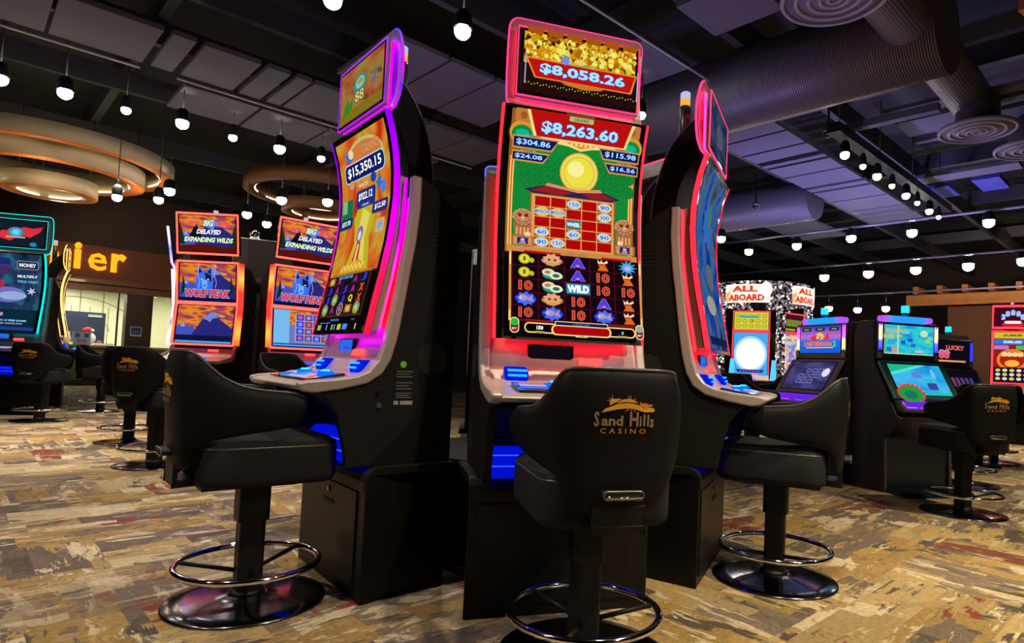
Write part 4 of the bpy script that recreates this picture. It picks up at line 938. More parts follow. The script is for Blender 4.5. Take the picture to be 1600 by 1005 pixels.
# the word over the counter, orange and lit from within
LIT = emit('cashier_orange', (1.0, .33, .01), 1.7); LITE = surf('letter_return', rgb(170, 80, 5), .5)
t = thing('cashier_sign', 'glowing orange lettering Cashier on the brown fascia', 'sign', (0, 0, 0))
xs = {'C': (0.12, .46, .62), 'a': (.56, .36, .44), 's': (.92, .30, .44), 'h': (1.44, .42, .66), 'i': (1.99, .14, .62), 'e': (2.37, .36, .42), 'r': (2.78, .30, .46)}
for ch, (p, wd, h) in [(k, v) for k, v in xs.items()]:
    c = Canvas(); c.text(ch, p, 2.745 + h / 2, h, LIT, w=wd, bold=.012 if ch in 'eas' else .035)
    o = onwall(c, 'letter', 0, Q1 - .19, t); md = o.modifiers.new('depth', 'SOLIDIFY'); md.thickness = .05; md.offset = 0
# office lights
for p in (1.0, 1.75, 2.9):
    x, y = PQ(p, Q1 + 1.0); b = MB(); b.lathe([(.10, 2.585), (.10, 2.615)], 0, 0, emit('office_downlight', (1, 1, .92), 6), 20); o = b.build('office_downlight'); o.location = (x, y, 0)
    tag(o, 'round white downlight in the cashier office ceiling, %s one' % {1.0: 'left', 1.75: 'middle', 2.9: 'right'}[p], 'light', 'cashier office downlights')
x, y = PQ(2.0, Q1 + 1.4); light('office_area', 'AREA', (x, y, 2.5), 180, (1, 1, .82), 2.5, (x, y, 0)); x, y = PQ(4.6, Q1 + 1.4); light('office_area', 'AREA', (x, y, 2.5), 70, (1, 1, .82), 2.0, (x, y, 0))

# ---- ceiling furniture
n_panel = 0
ORD = ['first', 'second', 'third', 'fourth', 'fifth', 'sixth', 'seventh', 'eighth', 'ninth', 'tenth', 'eleventh', 'twelfth', 'thirteenth', 'fourteenth', 'fifteenth', 'sixteenth', 'seventeenth', 'eighteenth']
def panel_row(q0, q1, ps, z, name, mat=M_PANEL):
    for k, (a, d) in enumerate(ps):
        b = pqbox(a, d, q0, q1, z, z + .05, mat); o = b.build('ceiling_panel', bevel=.004)
        tag(o, 'flat grey-lilac acoustic ceiling panel, %s of %s' % (ORD[k], name), 'ceiling panel', 'acoustic panels, ' + name)
def seq(edges, gap=.03): return [(a + gap / 2, b - gap / 2) for a, b in zip(edges, edges[1:])]
panel_row(3.41, 4.28, seq([4.05, 4.75]) + seq([6.10, 6.67, 7.18, 7.56], .05) + seq([7.66, 7.82], .05) + seq([7.85, 8.34, 8.98], .05) + seq([9.05, 9.25], .04) + seq([9.3, 9.95, 10.7, 11.3, 12.0], .05), 3.8, 'the long row right of the carousel, counted from the near end')
panel_row(6.58, 7.50, seq([-.9, -.2, .45, 1.20]) + seq([1.24, 1.46]) + seq([1.50, 2.02]) + seq([2.06, 2.30], .02) + seq([2.34, 2.52, 3.24, 3.9, 4.5, 5.2]), 3.8, 'the row over the left side')
panel_row(5.15, 6.30, seq([2.62, 3.25, 3.80, 4.5]), 3.86, 'the row above the left machine')
panel_row(2.30, 2.92, seq([2.2, 3.0]) + seq([3.83, 4.42]), 3.8, 'the short row behind the pink topper')
panel_row(7.75, 8.6, seq([1.6, 2.4, 3.2, 4.0, 4.8], .04), 3.8, 'the dim row beyond the left machine')
panel_row(1.66, 2.92, seq([9.42, 9.76]), 3.8, 'the cross strip near the right diffusers')
panel_row(1.95, 2.28, seq([9.86, 10.55]), 3.78, 'the blue pair, nearer right', M_PANEL2); panel_row(2.58, 2.86, seq([9.94, 10.58]), 3.78, 'the blue pair, farther left', M_PANEL2)
panel_row(.9, 1.5, seq([6.95, 7.12]) + seq([7.2, 7.4]) + seq([7.5, 7.85]), 3.8, 'the slatted group behind the right diffuser')
panel_row(1.7, 2.6, seq([7.35, 7.6]) + seq([7.75, 8.3]) + seq([8.5, 8.62]), 4.0, 'the dark group beside the black track')
panel_row(-1.2, 1.2, seq([10.4, 10.9, 11.6, 12.3]), 3.8, 'the row before the timber pergola')
panel_row(5.2, 6.2, seq([10.5, 11.2, 12.0, 12.9]), 3.9, 'the far row past the second duct')
for k, q in enumerate((-6, -3, 0, 3.15, 4.75, 6.42, 7.68, 9.4, 12, 15)):
    o = pqbox(P0, P1, q - .04, q + .04, 4.1, 4.35, M_BEAM).build('ceiling_beam'); tag(o, 'long dark steel ceiling beam running away, %s from the right' % ORD[k], 'beam', 'long ceiling beams')
for k, p in enumerate((-1.5, 1.35, 4.6, 7.62, 10.9, 13.5, 17)):
    o = pqbox(p - .05, p + .05, Q0, Q1, 4.36, 4.6, M_BEAM).build('ceiling_joist'); tag(o, 'dark steel joist crossing the ceiling, %s from the near end' % ORD[k], 'joist', 'cross joists')
for k, (a, d, q) in enumerate(((-1.5, 1.18, 7.56), (1.5, 5.2, 7.54), (3.2, 5.0, 3.37))):
    o = MB().tube([(*PQ(a, q), 3.77), (*PQ(d, q), 3.77)], .012, surf('pale_conduit', (.45, .45, .5), .5)).build('conduit_pipe'); tag(o, ('pale conduit line at the top left of the ceiling', 'pale conduit line passing behind the left machine', 'pale conduit line ending behind the service candle')[k], 'pipe')
o = pqbox(6.90, 7.0, 1.9, 3.0, 3.72, 3.80, M_PANEL).build('ceiling_rail'); tag(o, 'pale lilac rail crossing behind the right duct', 'rail')
for k, (p, q0, q1) in enumerate(((10.9, -3, 8.5), (14.0, -3, 10), (16.15, -4, 11))):
    z_ = (3.58, 3.5, 3.1)[k]; o = MB().tube([(*PQ(p, q0), z_), (*PQ(p, q1), z_)], .022, surf('purple_grey_pipe', (.16, .13, .22), .4)).build('light_rail'); tag(o, 'thin grey pipe rail carrying far spotlights, %s from us' % ORD[k], 'rail', 'far light rails')
def duct(name, label, pts, r, rib=True):
    t = thing(name, label, 'duct', (0, 0, 0)); b = MB(); b.tube(pts, r, M_DUCT, n=32); o = b.build('duct_pipe', t)
    if False:
        P = [Vector(p) for p in pts]; rb = MB()
        A, B = P[0], P[-1]; L = (B - A).length; d = (B - A).normalized(); u = d.orthogonal().normalized(); v = d.cross(u); path = []
        turns = min(L / .13, 95)
        for i in range(int(turns * 14)):
            an = 2 * PI * i / 14; path.append(A + d * (L * i / (turns * 14)) + (u * math.cos(an) + v * math.sin(an)) * (r + .002))
        rb.tube(path, .006, M_DUCT, n=5); rb.build('spiral_seam', o)
    return t
duct('air_duct', 'large grey spiral duct crossing behind the right machine', [(*PQ(5.48, 1.45), 3.82), (*PQ(5.48, 5.0), 3.82)], .375)
duct('air_duct', 'second spiral duct farther away under the lilac panels', [(*PQ(9.75, 4.45), 3.85), (*PQ(9.75, 10.5), 3.85)], .34)
def branch(lbl, p0, p1, q, c3):
    r = .19; pts = smooth_path([(*PQ(p0, q), 3.80), (*PQ((p0 + p1) / 2, q), 3.80), (*PQ(p1 - .1 * (1 if p1 > p0 else -1), q), 3.78), (c3[0] * .985 + PQ(p1, q)[0] * .015, c3[1] * .985 + PQ(p1, q)[1] * .015, 3.66), (c3[0], c3[1], c3[2] + .02)], 4)
    t = thing('branch_duct', lbl, 'duct', (0, 0, 0)); MB().tube(pts, r, M_DUCT, n=24).build('duct_pipe', t)
    d = thing('round_diffuser', {0: ''}.get(1, '') + lbl.replace('branch duct feeding', 'round ringed air diffuser:').split(':')[0] + ' ' + lbl.split('feeding ')[1].replace('the ', 'the '), 'air vent', (c3[0], c3[1], 0))
    b = MB(); z = c3[2]
    b.lathe([(.02, z - .02), (.34, z - .005), (.34, z + .012), (.02, z + .03)], 0, 0, surf('diffuser_grey', (.17, .16, .20), .5), 40)
    b.build('plate', d)
    for k, rr_ in enumerate((.325, .24, .16, .09, .04)):
        MB().torus(0, 0, z - .022 + .012 * (rr_ / .34), rr_, .014, surf('diffuser_ring', (.34, .33, .40), .4), 48, 8).build('ring', d)
    return d
c1 = at_z(1527, 203, 3.45); c2 = at_z(1304, -6, 3.45); c3 = at_z(1612, 232, 3.45)
d1 = branch('branch duct feeding the right-hand diffuser', 5.6, 7.35, 1.64, c1); d1['label'] = 'round ringed air diffuser hanging below the branch duct, right'
d2 = branch('branch duct feeding the diffuser cut off at the top', 5.3, 4.3, 1.66, c2); d2['label'] = 'round ringed air diffuser cut off by the top edge'
d3 = branch('branch duct feeding the diffuser at the right edge', 8.6, 8.2, 1.1, c3); d3['label'] = 'round ringed air diffuser cut off by the right edge'
for d in (d1, d2, d3): d['group'] = 'round ceiling diffusers'

# ---- spotlights
LENS = emit('spot_lens', (1.0, .93, .80), 60); LENS2 = emit('spot_lens_small', (1.0, .95, .88), 32)
def make_spot(label, pos, r, lens, group, ztop=4.1):
    t = thing('spotlight', label, 'spotlight', pos, 0, group)
    b = MB(); b.lathe([(r * 1.05, 0.0), (r * 1.05, .012), (r * .95, .10), (r * .5, .14)], 0, 0, M_BLACK, 16, cap=False); b.build('lamp_can', t)
    b = MB(); b.sphere((0, 0, -r * .35), r * .92, lens, 16, 8, (1, 1, .95)); b.build('bulb', t)
    b = MB(); b.tube([(0, 0, .13), (0, 0, max(.2, ztop - pos[2]))], .006, M_BEAM, n=6); b.build('stem', t)
    return t
def row(pts, z, r, lens, group, fmt, ztop=4.1):
    out = []
    for k, (u, v) in enumerate(pts):
        P = at_z(u, v, z); out.append(P); make_spot(fmt % ORD[k], tuple(P), r, lens, group, ztop)
    return out
SP = []
SP += row([(0, 120), (102, 142), (285, 190), (437, 230)], 3.45, .068, LENS, 'large spotlights over the left side', '%s large glaring spotlight from the left edge, high on the left')
SP += row([(723, 45), (520, -4)], 3.45, .066, LENS, 'large spotlights above the carousel', '%s large spotlight above the gap between the two toppers, counted from the right')
SP += row([(197, 170), (364, 213), (502, 246)], 3.5, .050, LENS2, 'small spotlights behind the large ones', '%s small spotlight from the left in the row behind the large ones')
SP += row([(183, 306), (248, 310)], 2.88, .06, LENS2, 'spotlights just below the big ring chandelier', '%s small spotlight from the left just below the big ring chandelier')
SP += row([(265, 296), (386, 333), (417, 348), (440, 310), (512, 313)], 3.2, .075, LENS2, 'small spotlights round the ring chandeliers', '%s small spotlight from the left among the ring chandeliers')
SP += row([(1002, 178)], 3.4, .045, LENS, 'spotlight at the pink topper', '%s spotlight glowing at the lower right corner of the pink topper')
SP += row([(1127, 371)], 3.24, .075, LENS, 'spotlight under the second duct', '%s spotlight hanging right under the second spiral duct', 3.44)
SP += row([(1170, 391), (1245, 382), (1330, 370), (1425, 361), (1545, 345)], 3.4, .085, LENS, 'spotlights on the near right rail', '%s spotlight from the left on the nearer rail at right', 3.58)
SP += row([(1288, 431), (1357, 425), (1431, 419), (1513, 413), (1599, 405)], 3.3, .11, LENS, 'spotlights on the far right rail', '%s spotlight from the left on the farther rail at right', 3.5)
SP += row([(1295, 480), (1340, 482), (1384, 480)], 2.75, .10, LENS2, 'low distant spotlights', '%s low distant spotlight from the left above the slant-top machines', 3.1)
# black track box with eight heads
t = thing('track_box', 'long black track box hung on rods with eight lit heads', 'light track')
pqbox(6.45, 10.6, 2.70, 2.84, 3.56, 3.66, M_BLACK).build('housing', t)
for k, p in enumerate((6.6, 7.8, 9.0, 10.2)): MB().tube([(*PQ(p, 2.77), 3.66), (*PQ(p, 2.77), 4.36)], .006, M_BEAM, n=6).build('hanging_rod', t)
for k, p in enumerate((6.72, 7.23, 7.67, 8.18, 8.70, 9.16, 9.69, 10.13)):
    x, y = PQ(p, 2.75); make_spot('%s lamp head from the near end of the black track box' % ORD[k], (x, y, 3.40), .052 if k % 2 == 0 else .036, LENS2, 'lamp heads on the black track box', 3.56)
# dome cameras
for k, (u, v, z) in enumerate(((1294, 208, 3.7), (1181, 322, 3.6))):
    P = at_z(u, v, z); t = thing('dome_camera', ('dark dome camera beside the near end of the black track box', 'dark dome camera under the second spiral duct')[k], 'security camera', tuple(P))
    b = MB(); b.lathe([(.06, 0.0), (.06, .05), (.015, .07), (.012, 4.1 - z)], 0, 0, M_DARKSILV, 20); b.build('mount', t); b = MB(); b.sphere((0, 0, 0), .055, M_GLOSS, 20, 10); b.build('dome', t)
# ---- ring chandeliers
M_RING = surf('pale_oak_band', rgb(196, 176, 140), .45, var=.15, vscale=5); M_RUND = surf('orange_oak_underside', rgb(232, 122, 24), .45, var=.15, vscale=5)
def chandelier(label, cx, cy, rings, group, band=M_RING, und=M_RUND, s=4):
    t = thing('ring_chandelier', label, 'chandelier', (cx, cy, 0), 0, group)
    for r, wd, z, h in rings:
        b = MB(); n = 64; P = [(r, z), (r, z + h), (r - wd, z + h), (r - wd, z)]
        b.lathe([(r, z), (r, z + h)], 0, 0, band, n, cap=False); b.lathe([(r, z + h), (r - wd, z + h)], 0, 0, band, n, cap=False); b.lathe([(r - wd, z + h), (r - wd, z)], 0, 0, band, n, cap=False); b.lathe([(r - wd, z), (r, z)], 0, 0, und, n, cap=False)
        rg = b.build('oak_ring', t)
        for k in range(3):
            a0 = k * 2.094 + r; pa = [((r - wd - .012) * math.cos(a0 + i * .085), (r - wd - .012) * math.sin(a0 + i * .085), z + .02) for i in range(22)]
            MB().tube(pa, .010, emit('ring_led', (1.0, .87, .6), 4), n=6).build('led_strip', rg)
        for k in range(3):
            a = 2.094 * k + .4; MB().tube([((r - wd / 2) * math.cos(a), (r - wd / 2) * math.sin(a), z + h), ((r - wd / 2) * math.cos(a), (r - wd / 2) * math.sin(a), 4.1)], .007, M_BEAM, n=6).build('hanging_rod', t)
    return t
c = at_z(78, 303, 3.0)
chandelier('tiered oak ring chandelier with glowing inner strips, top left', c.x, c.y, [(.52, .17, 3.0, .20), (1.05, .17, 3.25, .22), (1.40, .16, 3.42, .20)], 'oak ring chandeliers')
light('chandelier_uplight', 'POINT', (c.x, c.y - .3, 3.1), 3, (1, .75, .4), .2)
for a in range(4): light('chandelier_glow', 'POINT', (c.x + 1.0 * math.cos(a * 1.57 + .6), c.y + 1.0 * math.sin(a * 1.57 + .6) , 2.95), 6.0, (1, .8, .5), .1)
c = at_z(500, 336, 3.42)
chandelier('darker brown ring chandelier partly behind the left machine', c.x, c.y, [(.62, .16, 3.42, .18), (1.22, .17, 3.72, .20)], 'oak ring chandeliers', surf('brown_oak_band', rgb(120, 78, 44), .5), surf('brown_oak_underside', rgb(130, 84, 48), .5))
# ---- timber pergola at the far right and timber post top right
t = thing('timber_pergola', 'long honey timber beam with joist ends above the far right machines', 'pergola')
pqbox(17.6, 17.8, -6.0, 5.5, 2.92, 3.20, M_WOOD).build('front_beam', t, bevel=.01)
for k in range(12): pqbox(17.35, 19.4, 5.14 - k * .55, 5.27 - k * .55, 3.20, 3.38, M_WOOD).build('joist', t, bevel=.006)
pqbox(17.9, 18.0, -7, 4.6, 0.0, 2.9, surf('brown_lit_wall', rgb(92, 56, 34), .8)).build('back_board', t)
P = at_z(1588, 30, 3.3)
t = thing('timber_bracket', 'honey timber bracket hanging in at the top right corner', 'timber frame', (P.x, P.y, 0), math.radians(30))
for k, (x0, x1, z0, z1, r) in enumerate(((-.22, -.06, 3.42, 3.95, .35), (-.05, .55, 3.62, 3.86, -.5), (.12, .30, 3.3, 4.0, .3))):
    b = MB(); b.box(x0, x1, -.06, .06, z0, z1, M_WOOD); o = b.build('timber_piece', t, bevel=.008)
    o.rotation_euler = (0, r * .3, 0)
# ------------------------------------------------------------------ framed multi-screen machines farther off
WHT = E8(240, 240, 250)
def frame_slot(label, loc, rz, frames, led, group, w=.66, ledr=.012, side=None, body=True, candle=True, red_deck=True):
    """frames: (z0, z1, y0, y1, artist) - bottom/top height and depth of each screen"""
    t = thing('slot_machine', label, 'slot machine', (loc[0], loc[1], 0), rz, group)
    MB().prism([(-w / 2, 0), (w / 2, 0), (w / 2 - .04, .5), (-w / 2 + .04, .5)], 0, .48, M_PED, 'z').build('pedestal', t, bevel=.005)
    zt = frames[-1][1]; zb = frames[0][0]; zm = frames[-2][1] if len(frames) > 1 else zt
    b = MB(); b.prism([(.02, .48), (-.12, .72), (-.22, .80), (-.22, .84), (.02, .90), (.05, zb), (.12, (zb + zm) / 2), (.07, zm), (.30, zm - .02), (.46, zm - .15), (.46, .48)], -w / 2 + .02, w / 2 - .02, M_BODY); b.build('cabinet', t, bevel=.006)
    b = MB(); b.prism([(-.235, .835), (-.235, .865), (-.04, .90), (.03, .95), (.05, zb - .01), (.075, zb - .01), (.05, .9), (0, .86)], -w / 2, w / 2, M_SILV); dk = b.build('deck', t, bevel=.004)
    MB().box(-.12, .12, -.20, -.06, .872, .888, emit('button_blue_ring', (0.0, 0.04, 1.0), 5)).build('button_panel', dk)
    if red_deck: MB().box(.05, .15, .028, .04, .955, .975, emit('bill_slot_red', (1.0, 0.04, 0.02), 9)).build('bill_acceptor', dk)
    if side:
        for sx in (-1, 1):
            x0, x1 = sorted((sx * (w / 2 - .012), sx * (w / 2 + .012)))
            zz = [zb + (zm - zb) * k / 8 for k in range(9)]
            cy = lambda z: interp(sorted([(f[0], f[2]) for f in frames[:-1]] + [(f[1], f[3]) for f in frames[:-1]]), z)
            MB().prism([(cy(z) - .004, z) for z in zz] + [(cy(z) + .075, z) for z in zz[::-1]], x0, x1, side).build('side_light', t)
    for k, (z0, z1, y0, y1, art) in enumerate(frames):
        b = MB(); b.prism([(y0, z0), (y1, z1), (y1 + .05, z1), (y0 + .05, z0)], -w / 2 + .012, w / 2 - .012, M_BEZEL); sc = b.build('screen', t)
        L = math.hypot(z1 - z0, y1 - y0); hw = w / 2 - .012
        MB().tube([(-hw, y0 - .006, z0), (hw, y0 - .006, z0), (hw, y1 - .006, z1), (-hw, y1 - .006, z1)], ledr, led, True, 8).build('frame_light', sc)
        if art:
            cv = Canvas(); art(cv, w - .07, L - .035)
            cv.build('display', lambda x, v, l: (x, y0 + (y1 - y0) * ((v + .0175) / L) - .004 - l, z0 + (z1 - z0) * ((v + .0175) / L)), sc, uvbox=(-w / 2 + .035, w / 2 - .035, 0, L - .035))
    if len(frames) > 1:
        MB().box(-.10, .10, .10, .16, zm - .2, zt - .1, M_BODY).build('topper_post', t)
    if candle:
        b = MB(); b.lathe([(.025, zt + .01), (.025, zt + .04)], 0, .10, M_DARKSILV, 14); cn = b.build('service_candle', t)
        MB().lathe([(.022, zt + .04), (.022, zt + .07)], 0, .10, emit('candle_pale', (.8, .8, .85), .7), 14).build('white_lens', cn)
    return t
sunset = lambda: emit_noise('art_sunset', [(60, 40, 110), (150, 60, 70), (245, 150, 40), (200, 80, 60), (70, 60, 140), (240, 170, 60)], 2.6, .9, detail=2.5, stretch=(.8, 1.6, 1), dist=.3)
def mountains(c, W, H, base=0.0, hs=.75):
    c.poly([(-W / 2, base), (-W / 2, H * .5 * hs), (-W * .38, H * .62 * hs), (-W * .28, H * .5 * hs), (-W * .2, H * .55 * hs), (-W * .1, base)], E8(70, 80, 190))
    c.poly([(-W * .3, base), (-W * .05, H * .75 * hs), (W * .1, H * 1.0 * hs), (W * .16, H * .92 * hs), (W * .3, H * .7 * hs), (W * .4, H * .6 * hs), (W / 2, H * .45 * hs), (W / 2, base)], E8(40, 40, 120))
    c.poly([(-W * .04, H * .76 * hs), (W * .1, H * 1.0 * hs), (W * .16, H * .92 * hs), (W * .22, H * .8 * hs), (W * .13, H * .78 * hs), (W * .09, H * .66 * hs), (W * .04, H * .72 * hs)], E8(120, 130, 220))
    c.poly([(-W * .38, H * .62 * hs), (-W * .34, H * .5 * hs), (-W * .40, H * .48 * hs), (-W * .44, H * .52 * hs)], E8(150, 150, 230))
def wolf_head(c, cx, cz, s):
    BL = E8(60, 110, 235); LB = E8(110, 180, 255); DB = E8(20, 25, 70)
    c.poly([(cx + s * a, cz + s * b) for a, b in [(-.5, -.5), (-.55, .1), (-.42, .55), (-.34, .95), (-.12, .62), (.10, .62), (.36, .95), (.40, .5), (.52, .1), (.45, -.5)]], BL)
    c.poly([(cx + s * a, cz + s * b) for a, b in [(-.38, .5), (-.32, .8), (-.16, .55)]], DB); c.poly([(cx + s * a, cz + s * b) for a, b in [(.14, .55), (.34, .8), (.36, .45)]], DB)
    c.poly([(cx + s * a, cz + s * b) for a, b in [(0, .55), (.35, .4), (.42, .0), (.2, .1), (.06, -.1)]], DB)
    c.poly([(cx + s * a, cz + s * b) for a, b in [(-.18, .1), (.14, .1), (.16, -.3), (.0, -.5), (-.16, -.3)]], LB); c.poly([(cx + s * a, cz + s * b) for a, b in [(-.06, -.2), (.08, -.2), (.01, -.34)]], DB)
    c.ell(cx - .18 * s, cz + .14 * s, .06 * s, .035 * s, WHT, 8); c.ell(cx + .2 * s, cz + .14 * s, .06 * s, .035 * s, WHT, 8)
def art_wolf_top(c, W, H):
    c.rect(-W / 2, 0, W / 2, H, sunset()); mountains(c, W, H, 0, .92)
    c.poly([(-W * .5, 0), (-W * .5, H * .16), (-W * .1, H * .22), (W * .3, H * .14), (W * .5, H * .2), (W * .5, 0)], E8(90, 20, 10)); c.poly([(-W * .32, H * .45), (-W * .2, H * .8), (-W * .12, H * .5), (-W * .1, H * .35), (-W * .3, H * .35)], E8(15, 15, 30))
    for sx in (-1, 1): c.poly([(sx * W * .5, H * .2), (sx * W * .5, H * .8), (sx * W * .45, H * .6), (sx * W * .40, H * .2)], E8(20, 50, 30))
    c.text('WIN', -W * .24, H * .78, H * .15, E8(235, 50, 50), w=W * .2, bold=.04, shear=.3, outline=E8(250, 170, 150), ow=.03); c.text('BIG', W * .02, H * .80, H * .17, E8(200, 240, 210), w=W * .2, bold=.06, shear=.3, outline=E8(30, 60, 90), ow=.04); c.text('WINS', W * .29, H * .78, H * .15, E8(235, 50, 50), w=W * .24, bold=.04, shear=.3, outline=E8(250, 170, 150), ow=.03)
    c.text('DELAYED', W * .02, H * .56, H * .13, WHT, w=W * .44, bold=.05, shear=.3, outline=E8(20, 20, 60), ow=.04); c.text('EXPANDING WILDS', W * .02, H * .34, H * .14, E8(225, 250, 200), w=W * .88, bold=.05, shear=.3, outline=E8(20, 30, 60), ow=.04)
def art_wolf_main(c, W, H):
    c.rect(-W / 2, 0, W / 2, H, sunset()); mountains(c, W, H, 0, .9)
    for sx, x in ((-1, -.44), (1, .42)): c.poly([(W * x - .02, H * .1), (W * x, H * .7), (W * x + .03, H * .3)], E8(20, 45, 25))
    wolf_head(c, -W * .05, H * .52, H * .45)
    for x in (-.16, .14): c.line([(W * x, H), (W * x - .01, H * .7), (W * x + .012, H * .5), (W * x, H * .35)], .004, E8(210, 200, 255))
    c.rect(-W / 2, 0, W / 2, H * .08, E8(15, 12, 60)); c.text('WOLF PEAK', 0, H * .20, H * .22, E8(225, 60, 70), w=W * .8, bold=.06, shear=.15, outline=E8(120, 190, 255), ow=.05)
def art_wolf_low(c, W, H):
    c.rect(-W / 2, 0, W / 2, H, sunset()); mountains(c, W, H, 0, .85); c.rect(-W / 2, 0, W / 2, H * .2, E8(15, 20, 60)); c.rect(-W / 2, 0, W / 2, H * .05, E8(70, 170, 245))
def art_wolf_reels(c, W, H):
    c.rect(-W / 2, 0, W / 2, H, E8(110, 120, 190)); c.rect(-W / 2, 0, -W * .22, H, E8(120, 185, 240)); c.rect(-W * .22, H * .6, W / 2, H, sunset())
    c.rect(-W * .12, H * .14, W * .5, H * .92, E8(190, 170, 150))
    for i in range(4):
        for j in range(4):
            x = -W * .10 + i * W * .155; z = H * .16 + j * H * .19; c.rect(x, z, x + W * .14, z + H * .17, E8(60, 60, 220) if i % 2 == 0 else E8(120, 60, 130)); c.ell(x + W * .07, z + H * .085, W * .04, H * .055, E8(120, 160, 255) if (i + j) % 3 else E8(220, 100, 80), 8)
    c.rect(-W / 2, 0, W / 2, H * .09, E8(30, 60, 150)); c.rect(-W / 2, H * .03, W / 2, H * .055, E8(90, 200, 250))
WRED = emit_vgrad('led_red_orange', [(0.0, (1, .02, .01)), (.12, (1, .20, .02)), (.25, (1, .015, .01)), (.42, (1, .02, .01)), (.52, (1, .22, .03)), (.62, (1, .015, .01)), (.80, (1, .10, .02)), (.9, (1, .015, .01)), (1.0, (1, .15, .03))], 3.2, 1.0, 2.35)
WHOT = emit('led_hot_red', (1.0, .07, .05), 3.5)
WG = 'two-screen wolf machines of the middle carousel'
FR = lambda a, b, c_: [(1.02, 1.43, .02, .055, a), (1.445, 1.85, .055, .02, b), (1.93, 2.32, .01, -.05, c_)]
frame_slot('red-lit machine titled WOLF PEAK with a plain mountain picture on its lower screen', (-3.74, 6.24), face(-88), FR(art_wolf_low, art_wolf_main, art_wolf_top), WHOT, WG, w=.62, side=WRED)
frame_slot('red-lit WOLF PEAK machine with game reels on its lower screen, partly behind the left machine', (-2.82, 6.42), face(-46), FR(art_wolf_reels, art_wolf_main, art_wolf_top), WHOT, WG, w=.62, side=WRED)
WBLU = emit_vgrad('led_blue_white', [(0.0, (.8, .5, 1)), (.2, (.1, .1, 1)), (.4, (.9, .8, 1)), (.6, (.6, .3, 1)), (.8, (.05, .1, 1)), (1.0, (.9, .5, 1))], 4, 1.0, 2.35)
frame_slot('machine seen edge-on with blue-white edge lights beside the mountain screen', (-4.72, 7.22), face(-150), FR(None, None, None), WBLU, WG, w=.62, side=WBLU)
t = thing('carousel_hub', 'grey central housing between the two wolf machines', 'cabinet', (-3.66, 7.20, 0), math.radians(25))
b = MB(); b.box(-.30, .30, -.30, .30, 0, 2.22, surf('hub_grey', (.25, .26, .25), .6)); hb = b.build('housing', t, bevel=.01)
MB().box(-.08, .08, -.305, -.30, 1.62, 1.72, M_VENT).build('vent_slot', hb)
MB().lathe([(.05, 2.22), (.05, 2.30), (.02, 2.33)], -.1, -.2, M_CHROME, 14).build('cap_lamp', t)

# ---- teal machine at the far left and its gold neighbour
def art_teal_main(c):
    c.rect(-.27, 1.072, .27, 1.975, E8(12, 30, 45)); c.rect(-.27, 1.33, .27, 1.975, emit_noise('art_teal_night', [(8, 30, 45), (20, 60, 90), (40, 50, 90), (30, 110, 130), (60, 60, 110)], 3.5, .9, detail=4))
    c.ell(-.13, 1.80, .10, .075, E8(70, 40, 90)); c.rr(-.20, 1.83, -.04, 1.92, .03, E8(30, 40, 110)); c.rect(-.24, 1.825, 0.0, 1.845, E8(50, 60, 130))
    c.rr(.02, 1.80, .24, 1.90, .02, E8(120, 130, 150)); c.rr(.03, 1.81, .23, 1.89, .016, E8(25, 30, 50)); c.text('MONEY', .13, 1.85, .045, E8(225, 225, 240), w=.17, bold=.05)
    c.text('MULTIPLY', .13, 1.72, .03, WHT, w=.20, bold=.04); c.text('WILD CASH', .13, 1.66, .03, E8(90, 190, 235), w=.20, bold=.04); c.ell(-.05, 1.5, .18, .09, E8(110, 110, 190)); c.ell(.0, 1.49, .14, .05, E8(150, 170, 220)); c.star(.18, 1.55, .05, .02, 6, E8(200, 190, 240)); c.ell(-.16, 1.62, .07, .06, E8(160, 50, 70))
    c.rect(-.27, 1.085, .24, 1.33, E8(10, 40, 55)); c.text('WIN UP TO 15 FREE GAMES', -.02, 1.20, .022, E8(120, 200, 250), w=.40, bold=.05); c.text('LINE AND WAYS PAY', -.02, 1.165, .018, E8(200, 150, 210), w=.34, bold=.05); c.rr(-.2, 1.25, -.06, 1.29, .01, E8(200, 130, 180)); c.rect(-.26, 1.09, .26, 1.125, E8(30, 60, 150))
def art_teal_top(c):
    c.rect(-.24, 2.052, .24, 2.297, E8(20, 28, 40))
    c.poly([(-.22, 2.10), (-.18, 2.16), (-.10, 2.20), (-.02, 2.18), (.06, 2.24), (.14, 2.23), (.22, 2.25), (.20, 2.20), (.12, 2.14), (.04, 2.16), (-.04, 2.10), (-.12, 2.12)], E8(225, 45, 60)); c.ell(0, 2.185, .075, .05, E8(120, 100, 90)); c.ell(0, 2.185, .055, .042, E8(60, 160, 225)); c.ell(0, 2.185, .03, .025, E8(120, 210, 240)); c.ell(.15, 2.075, .03, .02, E8(40, 130, 190)); c.rect(-.08, 2.13, .08, 2.145, E8(190, 170, 130))
def tw(p):
    x, y, z = p
    if z > .9: z = .9 + (z - .9) * 1.15
    return (x * 1.12, y * 1.1, z)
TEAL = emit('led_teal', (.0, .75, .72), 2.2); GOLD_L = emit('led_gold', (1.0, .50, .12), 2.6)
TG = 'machines of the left edge carousel'
slot_machine('teal-lit slot machine with a red and blue topper picture, cut off at the left edge', (-7.52, 8.25), face(-74), TEAL, art_teal_main, art_teal_top, TG, led_top=TEAL, warp=tw, top_s=1.2, detail=False, silver=M_DARKSILV)
slot_machine('slot machine with gold edge lights seen edge-on before the cashier window', (-7.94, 9.74), face(37), GOLD_L, None, None, TG, led_top=GOLD_L, warp=lambda p: (p[0], p[1], p[2] if p[2] < .9 else .9 + (p[2] - .9) * 1.08), detail=False, silver=M_DARKSILV)

